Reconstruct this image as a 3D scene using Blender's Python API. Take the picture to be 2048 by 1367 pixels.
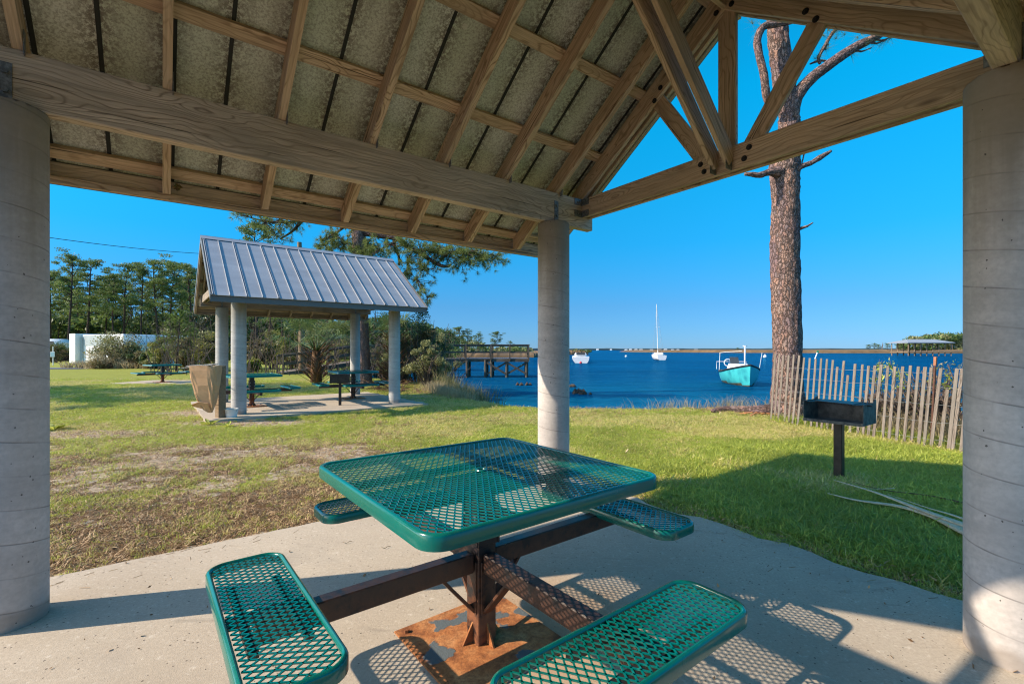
import bpy, math, random
import numpy as np
from math import sin, cos, pi, radians, atan2, hypot
from mathutils import Vector, Matrix

for o in list(bpy.data.objects): bpy.data.objects.remove(o)
SC = bpy.context.scene
COL = SC.collection

# ------------------------------------------------------------------ camera
F, CX, HY, H = 942.08, 1021.7, 699.5, 1.365
PSI = 0.9332                       # bearing of the pavilion's long axis, clockwise from +Y
cam_d = bpy.data.cameras.new('camera')
cam = bpy.data.objects.new('camera', cam_d); COL.objects.link(cam)
cam_d.sensor_width = 36; cam_d.lens = F / 2048 * 36
cam_d.shift_x = (1024 - CX) / 2048; cam_d.shift_y = (HY - 683.5) / 2048
cam_d.clip_start = 0.02; cam_d.clip_end = 9000
cam.location = (0, 0, H); cam.rotation_euler = (pi / 2, 0, 0)
SC.camera = cam

# ------------------------------------------------------------------ light
SX, SY = 1.305, 0.29               # shadow shift per metre of height
EL = math.atan(1 / hypot(SX, SY))
AZ = atan2(-SX, -SY)               # bearing of the sun, clockwise from +Y
sun_d = bpy.data.lights.new('sun', 'SUN'); sun_d.energy = 3.75; sun_d.angle = radians(0.5)
sun_d.color = (1.0, 0.87, 0.69)
sun = bpy.data.objects.new('sun', sun_d); COL.objects.link(sun)
sun.location = (-20, -6, 20)
sun.rotation_euler = Vector((SX, SY, -1)).to_track_quat('-Z', 'Y').to_euler()
W = bpy.data.worlds.new('World'); SC.world = W; W.use_nodes = True
nt = W.node_tree
bg = nt.nodes['Background']; sky = nt.nodes.new('ShaderNodeTexSky')
sky.sky_type = 'NISHITA'; sky.sun_disc = False
sky.sun_elevation = EL; sky.sun_rotation = AZ
sky.air_density = 1.0; sky.dust_density = 0.0; sky.ozone_density = 2.6
def wn(typ, ins, **kw):
    o = nt.nodes.new('ShaderNode' + typ)
    for k, v in kw.items(): setattr(o, k, v)
    for k, v in ins.items():
        if isinstance(v, bpy.types.NodeSocket): nt.links.new(v, o.inputs[k])
        else: o.inputs[k].default_value = v
    return o
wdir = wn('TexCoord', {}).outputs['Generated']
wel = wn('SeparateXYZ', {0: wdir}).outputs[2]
SKYT = [(0.0, (.10, .215, .48)), (.09, (.095, .26, .45)), (.21, (.035, .42, .60)), (.45, (.005, .74, .86)), (.66, (.02, .76, .88)), (1., (.75, 1., 1.))]  # top stop brightens the unseen zenith as fill for the roof underside
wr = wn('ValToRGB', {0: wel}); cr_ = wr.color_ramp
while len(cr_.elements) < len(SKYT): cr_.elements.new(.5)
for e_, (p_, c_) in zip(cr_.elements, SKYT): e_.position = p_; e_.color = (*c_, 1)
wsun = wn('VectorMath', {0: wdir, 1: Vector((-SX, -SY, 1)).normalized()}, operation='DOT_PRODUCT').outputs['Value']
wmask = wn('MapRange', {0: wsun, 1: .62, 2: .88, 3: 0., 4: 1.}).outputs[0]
wt = wn('Mix', {0: wmask, 6: wr.outputs[0], 7: (1.9, 1.55, 1.3, 1)}, data_type='RGBA').outputs[2]  # sky boosted around the sun, out of view, as fill under the roof
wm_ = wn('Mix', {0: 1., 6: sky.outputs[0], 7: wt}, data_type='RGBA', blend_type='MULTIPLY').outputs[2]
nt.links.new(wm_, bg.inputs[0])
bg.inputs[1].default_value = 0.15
SC.view_settings.view_transform = 'Standard'; SC.view_settings.look = 'None'
SC.view_settings.exposure = 1.0; SC.view_settings.gamma = 1
SC.cycles.max_bounces = 8; SC.cycles.diffuse_bounces = 4; SC.cycles.transparent_max_bounces = 8
SC.cycles.caustics_reflective = False; SC.cycles.caustics_refractive = False
SC.cycles.use_denoising = True; SC.cycles.denoising_input_passes = 'RGB_ALBEDO_NORMAL'; SC.cycles.denoising_prefilter = 'ACCURATE'; SC.cycles.pixel_filter_type = 'BLACKMAN_HARRIS'; SC.cycles.filter_width = 1.15; SC.cycles.sample_clamp_indirect = 6

# ------------------------------------------------------------------ helpers
sp, cp = sin(PSI), cos(PSI)
def w2(a, n): return (a * sp - n * cp, a * cp + n * sp)
def at(px, py, Y): return Vector(((px - CX) / F * Y, Y, H - (py - HY) / F * Y))
def gnd(px, py, z=-0.1):
    Y = (H - z) * F / (py - HY); return Vector(((px - CX) / F * Y, Y, z))
RNG = np.random.RandomState(7)

class MB:
    """collects shapes, then links them as one mesh object"""
    def __init__(s): s.v = []; s.g = []; s.f = []; s.m = []; s.n = 0
    def add(s, v, f, g=None, mi=0):
        v = np.asarray(v, float).reshape(-1, 3)
        s.v.append(v); s.g.append(v if g is None else np.asarray(g, float).reshape(-1, 3))
        for q in f: s.f.append([i + s.n for i in q])
        s.m += [mi] * len(f); s.n += len(v)
    def box(s, c, size, R=None, ch=0.0, mi=0, seed=None):
        hx, hy, hz = [d / 2 for d in size]; k = min(ch, hx * .9, hy * .9, hz * .9)
        R = np.eye(3) if R is None else np.array(R)
        sd = RNG.rand(3) * 50 if seed is None else np.array(seed)
        if k <= 0:
            L = np.array([(x * hx, y * hy, z * hz) for x in (-1, 1) for y in (-1, 1) for z in (-1, 1)])
            fs = [(0, 1, 3, 2), (4, 6, 7, 5), (0, 4, 5, 1), (2, 3, 7, 6), (0, 2, 6, 4), (1, 5, 7, 3)]
        else:
            L = []; idx = {}
            for x in (-1, 1):
                for y in (-1, 1):
                    for z in (-1, 1):
                        for ax in range(3):
                            p = [x * (hx - k), y * (hy - k), z * (hz - k)]; p[ax] = (x, y, z)[ax] * (hx, hy, hz)[ax]
                            idx[(x, y, z, ax)] = len(L); L.append(p)
            L = np.array(L); fs = []
            for ax in range(3):
                b, d = [i for i in range(3) if i != ax]
                for sg in (-1, 1):
                    q = []
                    for u, w in ((-1, -1), (1, -1), (1, 1), (-1, 1)):
                        key = [0, 0, 0]; key[ax] = sg; key[b] = u; key[d] = w; q.append(idx[(*key, ax)])
                    fs.append(q)
            for ax in range(3):
                b, d = [i for i in range(3) if i != ax]
                for u in (-1, 1):
                    for w in (-1, 1):
                        k1 = [0, 0, 0]; k1[b] = u; k1[d] = w; k2 = list(k1); k1[ax] = -1; k2[ax] = 1
                        fs.append([idx[(*k1, b)], idx[(*k2, b)], idx[(*k2, d)], idx[(*k1, d)]])
            for x in (-1, 1):
                for y in (-1, 1):
                    for z in (-1, 1): fs.append([idx[(x, y, z, i)] for i in range(3)])
            out = []
            for q in fs:
                P = L[q]; nn = np.cross(P[1] - P[0], P[2] - P[0])
                out.append(q if nn.dot(P.mean(0)) > 0 else q[::-1])
            fs = out
        s.add(L @ R.T + np.array(c), fs, L + sd, mi)
    def bar(s, p0, p1, w, h, up=(0, 0, 1), ch=0.003, mi=0, seed=None):
        """box from p0 to p1: w sideways, h along up"""
        p0, p1 = np.array(p0, float), np.array(p1, float); d = p1 - p0; L = np.linalg.norm(d); x = d / L
        y = np.cross(up, x); y /= np.linalg.norm(y); z = np.cross(x, y)
        s.box((p0 + p1) / 2, (L, w, h), np.column_stack([x, y, z]), ch, mi, seed)
    def tube(s, pts, rad, seg=10, cap=True, mi=0):
        pts = np.array(pts, float); n = len(pts)
        rad = np.full(n, rad) if np.isscalar(rad) else np.array(rad, float)
        T = np.gradient(pts, axis=0); T /= np.linalg.norm(T, axis=1)[:, None] + 1e-12
        ref = np.array([0, 0, 1.]) if abs(T[0][2]) < .9 else np.array([1., 0, 0])
        u = np.cross(T[0], ref); u /= np.linalg.norm(u); V = []; G = []; L = 0
        for i in range(n):
            if i: L += np.linalg.norm(pts[i] - pts[i - 1])
            u = u - T[i] * u.dot(T[i]); u /= np.linalg.norm(u); w = np.cross(T[i], u)
            for k in range(seg):
                a = 2 * pi * k / seg
                V.append(pts[i] + rad[i] * (cos(a) * u + sin(a) * w)); G.append((L, rad[i] * cos(a), rad[i] * sin(a)))
        f = [(i * seg + k, i * seg + (k + 1) % seg, (i + 1) * seg + (k + 1) % seg, (i + 1) * seg + k) for i in range(n - 1) for k in range(seg)]
        if cap: f += [tuple(range(seg))[::-1], tuple((n - 1) * seg + k for k in range(seg))]
        s.add(V, f, G, mi)
    def cyl(s, c, r, h, seg=24, mi=0, r2=None):
        r2 = r if r2 is None else r2
        V = [(c[0] + rr * cos(2 * pi * k / seg), c[1] + rr * sin(2 * pi * k / seg), c[2] + z) for rr, z in ((r, 0), (r2, h)) for k in range(seg)]
        f = [(k, (k + 1) % seg, seg + (k + 1) % seg, seg + k) for k in range(seg)] + [tuple(range(seg))[::-1], tuple(seg + k for k in range(seg))]
        s.add(V, f, None, mi)
    def prism(s, pts, z0, z1, mi=0):
        n = len(pts); V = [(x, y, z) for z in (z0, z1) for x, y in pts]
        s.add(V, [tuple(range(n))[::-1], tuple(range(n, 2 * n))] + [(k, (k + 1) % n, n + (k + 1) % n, n + k) for k in range(n)], None, mi)
    def raw(s, v, f, mi=0):
        """arrays: v (n,3), f (m,k) of local indices"""
        f = np.asarray(f) + s.n; s.f += f.tolist(); s.m += [mi] * len(f); s.v.append(v); s.g.append(v); s.n += len(v)
    def build(s, name, mats, parent=None, smooth=False, sharp=None):
        me = bpy.data.meshes.new(name)
        V = np.concatenate(s.v) if s.v else np.zeros((0, 3))
        lens = np.array([len(q) for q in s.f], np.int32); flat = np.array([i for q in s.f for i in q], np.int32)
        me.vertices.add(len(V)); me.vertices.foreach_set('co', V.astype(np.float32).ravel())
        me.loops.add(len(flat)); me.loops.foreach_set('vertex_index', flat)
        me.polygons.add(len(lens)); st = np.concatenate([[0], np.cumsum(lens)[:-1]]).astype(np.int32)
        me.polygons.foreach_set('loop_start', st); me.polygons.foreach_set('loop_total', lens)
        me.polygons.foreach_set('material_index', np.array(s.m, np.int32))
        me.update(calc_edges=True)
        at_ = me.attributes.new('gc', 'FLOAT_VECTOR', 'POINT'); at_.data.foreach_set('vector', np.concatenate(s.g).astype(np.float32).ravel())
        for m in (mats if isinstance(mats, (list, tuple)) else [mats]): me.materials.append(m)
        me.polygons.foreach_set('use_smooth', np.full(len(lens), bool(smooth)))
        if smooth and sharp: me.set_sharp_from_angle(angle=radians(sharp))
        o = bpy.data.objects.new(name, me); COL.objects.link(o)
        if parent: o.parent = parent
        return o

def tag(o, label=None, cat=None, group=None, kind=None):
    if label: o['label'] = label
    if cat: o['category'] = cat
    if group: o['group'] = group
    if kind: o['kind'] = kind
    return o
def thing(name, loc=(0, 0, 0), rz=0, label=None, cat=None, group=None):
    o = bpy.data.objects.new(name, None); COL.objects.link(o); o.empty_display_size = .2
    o.location = loc; o.rotation_euler = (0, 0, rz); return tag(o, label, cat, group)
def dup(root, loc, rz, label, group=None, scale=None):
    r = root.copy(); COL.objects.link(r); r.location = loc; r.rotation_euler = (0, 0, rz); r['label'] = label
    if group: r['group'] = group
    if scale is not None: r.scale = scale if hasattr(scale, '__len__') else (scale,) * 3
    for ch in list(root.children):
        c = ch.copy(); COL.objects.link(c); c.parent = r
        for g in list(ch.children):
            d = g.copy(); COL.objects.link(d); d.parent = c
    return r

# ------------------------------------------------------------------ numpy value noise
_T = np.random.RandomState(3).rand(256, 256)
def vnoise(x, y):
    xi = np.floor(x).astype(int); yi = np.floor(y).astype(int); fx = x - xi; fy = y - yi
    fx = fx * fx * (3 - 2 * fx); fy = fy * fy * (3 - 2 * fy)
    a = _T[xi % 256, yi % 256]; b = _T[(xi + 1) % 256, yi % 256]; c = _T[xi % 256, (yi + 1) % 256]; d = _T[(xi + 1) % 256, (yi + 1) % 256]
    return (a * (1 - fx) + b * fx) * (1 - fy) + (c * (1 - fx) + d * fx) * fy
def fbm(x, y, o=4): return sum(vnoise(x * 2 ** i + 17 * i, y * 2 ** i + 9 * i) * .5 ** i for i in range(o)) / (2 - .5 ** (o - 1))
def sstep(a, b, x): t = np.clip((x - a) / (b - a), 0, 1); return t * t * (3 - 2 * t)

# ------------------------------------------------------------------ materials
class NT:
    def __init__(s, name):
        s.m = bpy.data.materials.new(name); s.m.use_nodes = True; s.t = s.m.node_tree; s.p = s.t.nodes['Principled BSDF']; s.out = s.t.nodes['Material Output']
    def n(s, typ, ins=None, **kw):
        o = s.t.nodes.new('ShaderNode' + typ)
        for k, v in kw.items(): setattr(o, k, v)
        for k, v in (ins or {}).items():
            if isinstance(v, bpy.types.NodeSocket): s.t.links.new(v, o.inputs[k])
            else: o.inputs[k].default_value = v
        return o
    def attr(s, name='gc', typ='GEOMETRY'): return s.n('Attribute', attribute_name=name, attribute_type=typ).outputs['Vector']
    def obj(s): return s.n('TexCoord').outputs['Object']
    def pos(s): return s.n('NewGeometry').outputs['Position']
    def map(s, v, scale=(1, 1, 1), loc=(0, 0, 0), rot=(0, 0, 0)): return s.n('Mapping', {0: v, 'Scale': scale, 'Location': loc, 'Rotation': rot}).outputs[0]
    def noise(s, v, sc, det=4, rough=.55, dist=0, col=False):
        o = s.n('TexNoise', {'Vector': v, 'Scale': sc, 'Detail': det, 'Roughness': rough, 'Distortion': dist}); return o.outputs[1 if col else 0]
    def vor(s, v, sc, feat='F1', out='Distance', rnd=1): return s.n('TexVoronoi', {'Vector': v, 'Scale': sc, 'Randomness': rnd}, feature=feat).outputs[out]
    def math(s, op, a, b=0., c=0.): return s.n('Math', {0: a, 1: b, 2: c}, operation=op).outputs[0]
    def ramp(s, fac, stops, interp='LINEAR'):
        o = s.n('ValToRGB', {0: fac}); r = o.color_ramp; r.interpolation = interp
        while len(r.elements) < len(stops): r.elements.new(.5)
        for e, (p, c) in zip(r.elements, stops):
            e.position = p; c = (c, c, c) if np.isscalar(c) else c; e.color = (*c, 1)
        return o.outputs[0]
    def mix(s, f, a, b, bt='MIX'):
        o = s.n('Mix', data_type='RGBA', blend_type=bt)
        for k, v in ((0, f), (6, a), (7, b)):
            if isinstance(v, bpy.types.NodeSocket): s.t.links.new(v, o.inputs[k])
            elif k == 0: o.inputs[k].default_value = v
            else: o.inputs[k].default_value = (*v, 1) if len(v) == 3 else v
        return o.outputs[2]
    def bump(s, h, st=.3, d=.01, n=None):
        i = {'Height': h, 'Strength': st, 'Distance': d}
        if n is not None: i['Normal'] = n
        return s.n('Bump', i).outputs[0]
    def set(s, **kw):
        mp = dict(col='Base Color', rough='Roughness', metal='Metallic', normal='Normal', spec='Specular IOR Level', ior='IOR', coat='Coat Weight')
        for k, v in kw.items():
            i = s.p.inputs[mp[k]]
            if isinstance(v, bpy.types.NodeSocket): s.t.links.new(v, i)
            else: i.default_value = (*v, 1) if k == 'col' else v
        return s.m

def wood(name, light, mid, dark, grey=.3, seed=0, knots=True):
    t = NT(name); g = t.attr()
    lo = t.noise(t.map(g, (.9, 3, 3), (seed, 0, 0)), 1.6, 3, .55)
    warp = t.noise(t.map(g, (.8, 2.2, 2.2), (seed + 9, 0, 0)), 1.5, 3, .55, 0, True)
    kn = t.vor(t.map(g, (.62, 2.4, 2.4), (seed, 3, 1)), 2.4)
    kc = t.n('SeparateXYZ', {0: t.vor(t.map(g, (.62, 2.4, 2.4), (seed, 3, 1)), 2.4, 'F1', 'Color')}).outputs[0]
    v2 = t.n('VectorMath', {0: g, 1: t.n('VectorMath', {0: warp, 1: (0, .30, .30)}, operation='MULTIPLY').outputs[0]}, operation='ADD').outputs[0]
    if knots:
        bul = t.math('MULTIPLY', t.ramp(kn, [(.0, .16), (.35, 0.)]), .5); v2 = t.n('VectorMath', {0: v2, 1: t.n('CombineXYZ', {0: 0., 1: bul, 2: bul}).outputs[0]}, operation='ADD').outputs[0]
    ring = t.n('TexWave', {'Vector': t.map(v2, (.05, 1, 1)), 'Scale': 13., 'Distortion': 2.6, 'Detail': 3, 'Detail Scale': 1.4, 'Detail Roughness': .6}, wave_type='RINGS', rings_direction='X').outputs['Fac']
    amp = t.ramp(t.noise(t.map(g, (.7, 4, 4), (seed, 7, 3)), 1.3, 2), [(.35, .25), (.65, 1.)])
    fib = t.noise(t.map(g, (2.4, 120, 120)), 1, 4, .65); fib2 = t.noise(t.map(g, (1.1, 34, 34), (3, seed, 1)), 1, 3, .6)
    c = t.ramp(ring, [(0., dark), (.14, mid), (.4, light), (1., light)])
    c = t.mix(amp, t.mix(.45, mid, light), c)
    c = t.mix(.38, c, t.ramp(fib, [(.32, dark), (.66, light)]))
    c = t.mix(t.ramp(fib2, [(.36, .5), (.5, 0.)]), c, tuple(x * .55 for x in mid))
    c = t.mix(t.ramp(lo, [(.42, 0.), (.7, grey)]), c, (.34, .31, .265) if light[0] > .45 else (.20, .18, .155))
    c = t.mix(t.ramp(t.noise(t.map(g, (1.0, 2.2, 2.2), (4, seed, 2)), 1.7, 4, .6), [(.46, 0.), (.72, .45)]), c, (mid[0] * .5, mid[1] * .5, mid[2] * .46))
    if knots:
        c = t.mix(t.math('MULTIPLY', t.ramp(kn, [(.045, .9), (.13, 0.)]), t.ramp(kc, [(.45, 0.), (.5, 1.)])), c, (.055, .026, .014))
    crack = t.math('MULTIPLY', t.ramp(t.noise(t.map(g, (.8, 44, 44), (2, 2, seed)), 1, 2, .4), [(.27, 1.), (.32, 0.)]), .85)
    c = t.mix(crack, c, (.03, .019, .012))
    h = t.math('ADD', t.math('MULTIPLY', fib, .7), t.math('MULTIPLY', crack, -1.2)); h = t.math('ADD', h, t.math('MULTIPLY', ring, .3))
    return t.set(col=c, rough=.82, spec=.25, normal=t.bump(h, .8, .0025))
M = {}
M['wood'] = wood('treated_pine', (.74, .56, .39), (.56, .40, .26), (.19, .11, .06))
M['wood_beam'] = wood('beam_pine', (.78, .63, .49), (.58, .455, .345), (.18, .12, .085), .4, 5)
M['wood_shaded'] = wood('shaded_pine', (.42, .33, .25), (.30, .23, .17), (.10, .07, .05), .5, 8)  # same pine darkened: the second roof's shade put into the colour
M['wood_grey'] = wood('weathered_wood', (.29, .235, .195), (.20, .155, .125), (.06, .047, .038), .7, 11)
M['wood_dark'] = wood('old_pier_wood', (.13, .105, .078), (.085, .068, .05), (.03, .024, .018), .4, 15)
M['wood_post'] = wood('post_wood', (.36, .25, .15), (.25, .165, .095), (.10, .06, .035), .3, 21)

def concrete(name, base, seam=True):
    t = NT(name); o = t.obj()
    a = t.noise(o, 2.2, 5, .6); b = t.noise(o, 45, 3, .6); st = t.noise(t.map(o, (3, 3, .5)), 1.6, 4, .6)
    c = t.mix(t.ramp(a, [(.3, 0.), (.75, 1.)]), tuple(x * .80 for x in base), tuple(min(1, x * 1.12) for x in base))
    c = t.mix(t.ramp(st, [(.5, 0.), (.8, .4)]), c, tuple(x * f for x, f in zip(base, (.62, .56, .5))))
    c = t.mix(t.ramp(b, [(.38, 0.), (.7, .45)]), c, tuple(x * .6 for x in base))
    c = t.mix(t.ramp(t.noise(t.map(o, (2, 2, 14)), 1.5, 4, .6), [(.4, .35), (.62, 0.)]), c, tuple(x * .62 for x in base))
    c = t.mix(t.ramp(t.noise(o, 5, 5, .7), [(.56, 0.), (.72, .4)]), c, tuple(min(1, x * 1.35) for x in base))
    h = t.math('MULTIPLY', b, .22)
    if seam:
        s = t.n('SeparateXYZ', {0: o}); ang = t.math('ARCTAN2', s.outputs[1], s.outputs[0])
        hel = t.math('MULTIPLY', t.math('ADD', s.outputs[2], t.math('MULTIPLY', ang, .165 / (2 * pi))), 1 / .165)
        fr = t.math('ABSOLUTE', t.math('SUBTRACT', t.math('FRACT', hel), .5))
        ln = t.ramp(fr, [(.0, 1.), (.014, .7), (.028, 0.)])
        brk = t.ramp(t.noise(o, 6, 2), [(.36, .15), (.6, 1.)])
        ln = t.math('MULTIPLY', ln, brk)
        c = t.mix(t.math('MULTIPLY', ln, .62), c, (.10, .09, .085)); h = t.math('SUBTRACT', h, t.math('MULTIPLY', ln, .5))
        band = t.noise(t.map(t.n('CombineXYZ', {0: t.math('FLOOR', t.math('ADD', hel, .5)), 1: 0., 2: 0.}).outputs[0], (3.7, 1, 1)), 1, 0)
        c = t.mix(.10, c, t.ramp(band, [(.3, .0), (.7, 1.)]), 'SOFT_LIGHT')
    zz = t.n('SeparateXYZ', {0: o}).outputs[2]; drip = t.noise(t.map(o, (9, 9, .35)), 1.6, 4, .6)
    c = t.mix(t.math('MULTIPLY', t.ramp(t.math('ADD', t.math('MULTIPLY', zz, .36), t.math('MULTIPLY', drip, .30)), [(.80, 0.), (1.08, .75)]), 1.), c, tuple(x * f for x, f in zip(base, (.42, .42, .36))))
    c = t.mix(t.ramp(t.math('ADD', zz, t.math('MULTIPLY', t.noise(o, 7, 4), -.12)), [(-.04, .6), (.04, 0.)]), c, tuple(x * f for x, f in zip(base, (.45, .40, .34))))
    po = t.n('VectorMath', {0: t.map(o, (1, 1, .8)), 1: t.n('VectorMath', {0: t.noise(o, 40, 2, .5, 0, True), 1: (.012, .012, .012)}, operation='MULTIPLY').outputs[0]}, operation='ADD').outputs[0]; vd = t.vor(po, 38); sel = t.vor(po, 38, 'F1', 'Color')
    sz = t.math('MULTIPLY', t.ramp(t.n('SeparateXYZ', {0: sel}).outputs[0], [(.45, 0.), (1., 1.)]), .15)
    pore = t.math('LESS_THAN', vd, sz)
    c = t.mix(t.math('MULTIPLY', pore, .85), c, (.06, .05, .045)); h = t.math('SUBTRACT', h, t.math('MULTIPLY', pore, .9))
    return t.set(col=c, rough=.88, spec=.25, normal=t.bump(h, .5, .004))
M['concrete'] = concrete('column_concrete', (.56, .50, .465))
M['concrete_pale'] = concrete('column_concrete_pale', (.50, .48, .46))

def slab_mat():
    t = NT('slab_concrete'); o = t.pos()
    a = t.noise(o, .8, 5, .6); b = t.noise(o, 70, 4, .7); cst = t.noise(o, 3.3, 4, .65)
    c = t.mix(t.ramp(a, [(.3, 0.), (.7, 1.)]), (.39, .315, .24), (.51, .425, .33))
    c = t.mix(t.ramp(b, [(.36, .45), (.58, 0.)]), c, (.28, .23, .18))
    c = t.mix(t.ramp(t.noise(o, 26, 5, .75), [(.56, 0.), (.72, .55)]), c, (.70, .62, .52))
    c = t.mix(t.ramp(t.noise(t.map(o, (1, 1, 1), (7, 2, 0)), 1.3, 6, .7), [(.54, 0.), (.68, .4)]), c, (.30, .255, .21))
    c = t.mix(t.ramp(t.noise(t.map(o, (1, 4, 1), (1, 2, 0), (0, 0, .6)), 2.2, 5, .7), [(.60, 0.), (.70, .4)]), c, (.20, .17, .14))
    c = t.mix(t.ramp(cst, [(.55, 0.), (.8, .35)]), c, (.33, .27, .2))
    gr = t.vor(o, 230); c = t.mix(t.ramp(gr, [(.1, .35), (.35, 0.)]), c, (.20, .17, .14)); pit = t.vor(o, 55); pc_ = t.n('SeparateXYZ', {0: t.vor(o, 55, 'F1', 'Color')}).outputs[1]; c = t.mix(t.math('MULTIPLY', t.math('LESS_THAN', pit, t.math('MULTIPLY', t.ramp(pc_, [(.75, 0.), (1., 1.)]), .3)), .8), c, (.07, .055, .045))
    fl = t.vor(o, 9); c = t.mix(t.ramp(fl, [(.02, .7), (.05, 0.)]), c, (.12, .09, .07))
    # rust run-off around the base plate
    px, py = w2(1.212, 1.86)
    d = t.n('VectorMath', {0: o, 1: (px + .35, py + .03, 0.)}, operation='DISTANCE').outputs['Value']
    d = t.math('ADD', d, t.math('MULTIPLY', t.noise(o, 5, 3), .35))
    c = t.mix(t.ramp(d, [(.42, .55), (.85, 0.)]), c, (.40, .21, .09))
    cr = t.ramp(t.vor(t.n('VectorMath', {0: o, 1: t.noise(o, 3, 3, .6, 0, True)}, operation='ADD').outputs[0], .55, 'DISTANCE_TO_EDGE'), [(0., .0), (.004, 0.)])
    h = t.math('ADD', t.math('MULTIPLY', b, .5), t.math('MULTIPLY', gr, -.4))
    return t.set(col=c, rough=.9, spec=.2, normal=t.bump(h, .5, .003))
M['slab'] = slab_mat()

def paint_mat(name, col, rough=.22, wear=None):
    t = NT(name); o = t.obj(); c = col
    n = t.noise(o, 90, 3, .6)
    if wear:
        w = t.ramp(t.noise(o, 14, 4, .7), [(.70, 0.), (.72, 1.)]); c = t.mix(w, col, wear)
    c = t.mix(t.ramp(t.noise(o, 2.4, 4, .6), [(.4, 0.), (.75, .35)]), c, tuple(min(1, x * 1.5) for x in col))
    sc = t.ramp(t.noise(t.map(o, (4, 60, 30), (0, 0, 0), (.4, .2, .7)), 1, 3, .6), [(.70, 0.), (.74, .5)]); c = t.mix(sc, c, tuple(min(1, x * 2 + .015) for x in col))
    chip = t.ramp(t.noise(t.map(o, (1, 1, 1), (3, 3, 3)), 19, 5, .75), [(.735, 0.), (.75, .8)]); c = t.mix(chip, c, (.35, .50, .46))
    return t.set(col=c, rough=t.ramp(t.noise(o, 7, 3), [(.3, rough), (.8, rough + .2)]), spec=.5, coat=.25, normal=t.bump(n, .12, .002))
M['green'] = paint_mat('green_plastisol', (.0005, .115, .09), .12)
def steel():
    t = NT('black_painted_steel'); o = t.obj(); g = t.pos()
    z = t.n('SeparateXYZ', {0: g}).outputs[2]
    r = t.noise(g, 13, 5, .65); lowz = t.ramp(t.math('ADD', z, t.math('MULTIPLY', r, .25)), [(.22, .9), (.6, .03)])
    rust = t.math('MINIMUM', t.math('MULTIPLY', t.ramp(r, [(.36, 0.), (.52, 1.)]), lowz), 1.)
    spots = t.ramp(t.noise(g, 34, 5, .7), [(.70, 0.), (.76, .5)])
    m = t.math('MAXIMUM', rust, spots)
    rc = t.mix(t.noise(g, 30, 4), (.08, .026, .012), (.36, .13, .045))
    c = t.mix(m, (.012, .012, .014), rc)
    return t.set(col=c, rough=t.ramp(m, [(0., .32), (1., .85)]), spec=.45, normal=t.bump(t.math('ADD', t.math('MULTIPLY', m, .4), t.noise(g, 120, 3)), .35, .002))
M['steel'] = steel()
def rustplate():
    t = NT('rusted_plate'); g = t.pos()
    a = t.noise(g, 7, 6, .65, .3); b = t.noise(g, 60, 5, .7)
    c = t.ramp(a, [(.3, (.12, .038, .016)), (.48, (.42, .155, .05)), (.7, (.55, .27, .11))])
    c = t.mix(t.ramp(b, [(.35, .6), (.6, 0.)]), c, (.10, .035, .016))
    pt = t.ramp(t.noise(t.map(g, (1, 1, 1), (3.3, 1.2, 0)), 4.3, 4, .5), [(.55, 0.), (.57, 1.)])
    c = t.mix(pt, c, (.10, .115, .12))
    return t.set(col=c, rough=.85, spec=.25, normal=t.bump(t.math('ADD', b, t.math('MULTIPLY', pt, .5)), .8, .004))
M['rust'] = rustplate()
M['galv'] = NT('galvanised_bolt').set(col=(.32, .34, .35), metal=.8, rough=.4)
def bracket():
    t = NT('galvanised_strap'); g = t.pos()
    c = t.mix(t.ramp(t.noise(g, 40, 4, .7), [(.4, 0.), (.65, 1.)]), (.12, .13, .135), (.28, .29, .29))
    return t.set(col=c, metal=.4, rough=.55)
M['strap'] = bracket()
M['darkmetal'] = NT('dark_metal').set(col=(.02, .02, .02), metal=.3, rough=.5)

def roof_under():
    t = NT('roof_underside'); g = t.pos(); uv = t.attr()
    a = t.noise(g, 3.2, 5, .6); b = t.noise(g, 75, 4, .75); sp_ = t.noise(g, 34, 4, .8)
    c = t.mix(t.ramp(a, [(.3, 0.), (.7, 1.)]), (.60, .62, .56), (.72, .73, .70))
    pan = t.n('SeparateXYZ', {0: uv}).outputs[0]
    pr = t.noise(t.n('CombineXYZ', {0: t.math('FLOOR', t.math('DIVIDE', pan, .305)), 1: 0., 2: 0.}).outputs[0], 1.7, 0)
    c = t.mix(t.ramp(pr, [(.35, .5), (.65, 0.)]), c, (.45, .53, .36))
    c = t.mix(t.ramp(b, [(.40, .6), (.55, 0.)]), c, (.20, .19, .155))
    edge = t.math('ABSOLUTE', t.math('SUBTRACT', t.math('FRACT', t.math('DIVIDE', pan, .305)), .5))
    mm = t.math('MULTIPLY', t.ramp(t.math('ADD', edge, t.math('MULTIPLY', t.noise(g, 1.9, 3), .35)), [(.25, .0), (.62, 1.)]), t.ramp(sp_, [(.46, .9), (.56, 0.)]))
    c = t.mix(mm, c, (.17, .145, .12))
    v = t.vor(g, 13, 'F1'); vc = t.n('SeparateXYZ', {0: t.vor(g, 13, 'F1', 'Color')}).outputs[0]
    ringm = t.math('LESS_THAN', v, t.math('MULTIPLY', t.ramp(vc, [(.7, 0.), (1., 1.)]), .28))
    c = t.mix(t.math('MULTIPLY', ringm, t.ramp(t.noise(g, 1.3, 2), [(.48, 0.), (.65, .6)])), c, (.62, .60, .54))
    return t.set(col=c, rough=.7, spec=.3, metal=.0, normal=t.bump(b, .25, .002))
M['under'] = roof_under()
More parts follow.
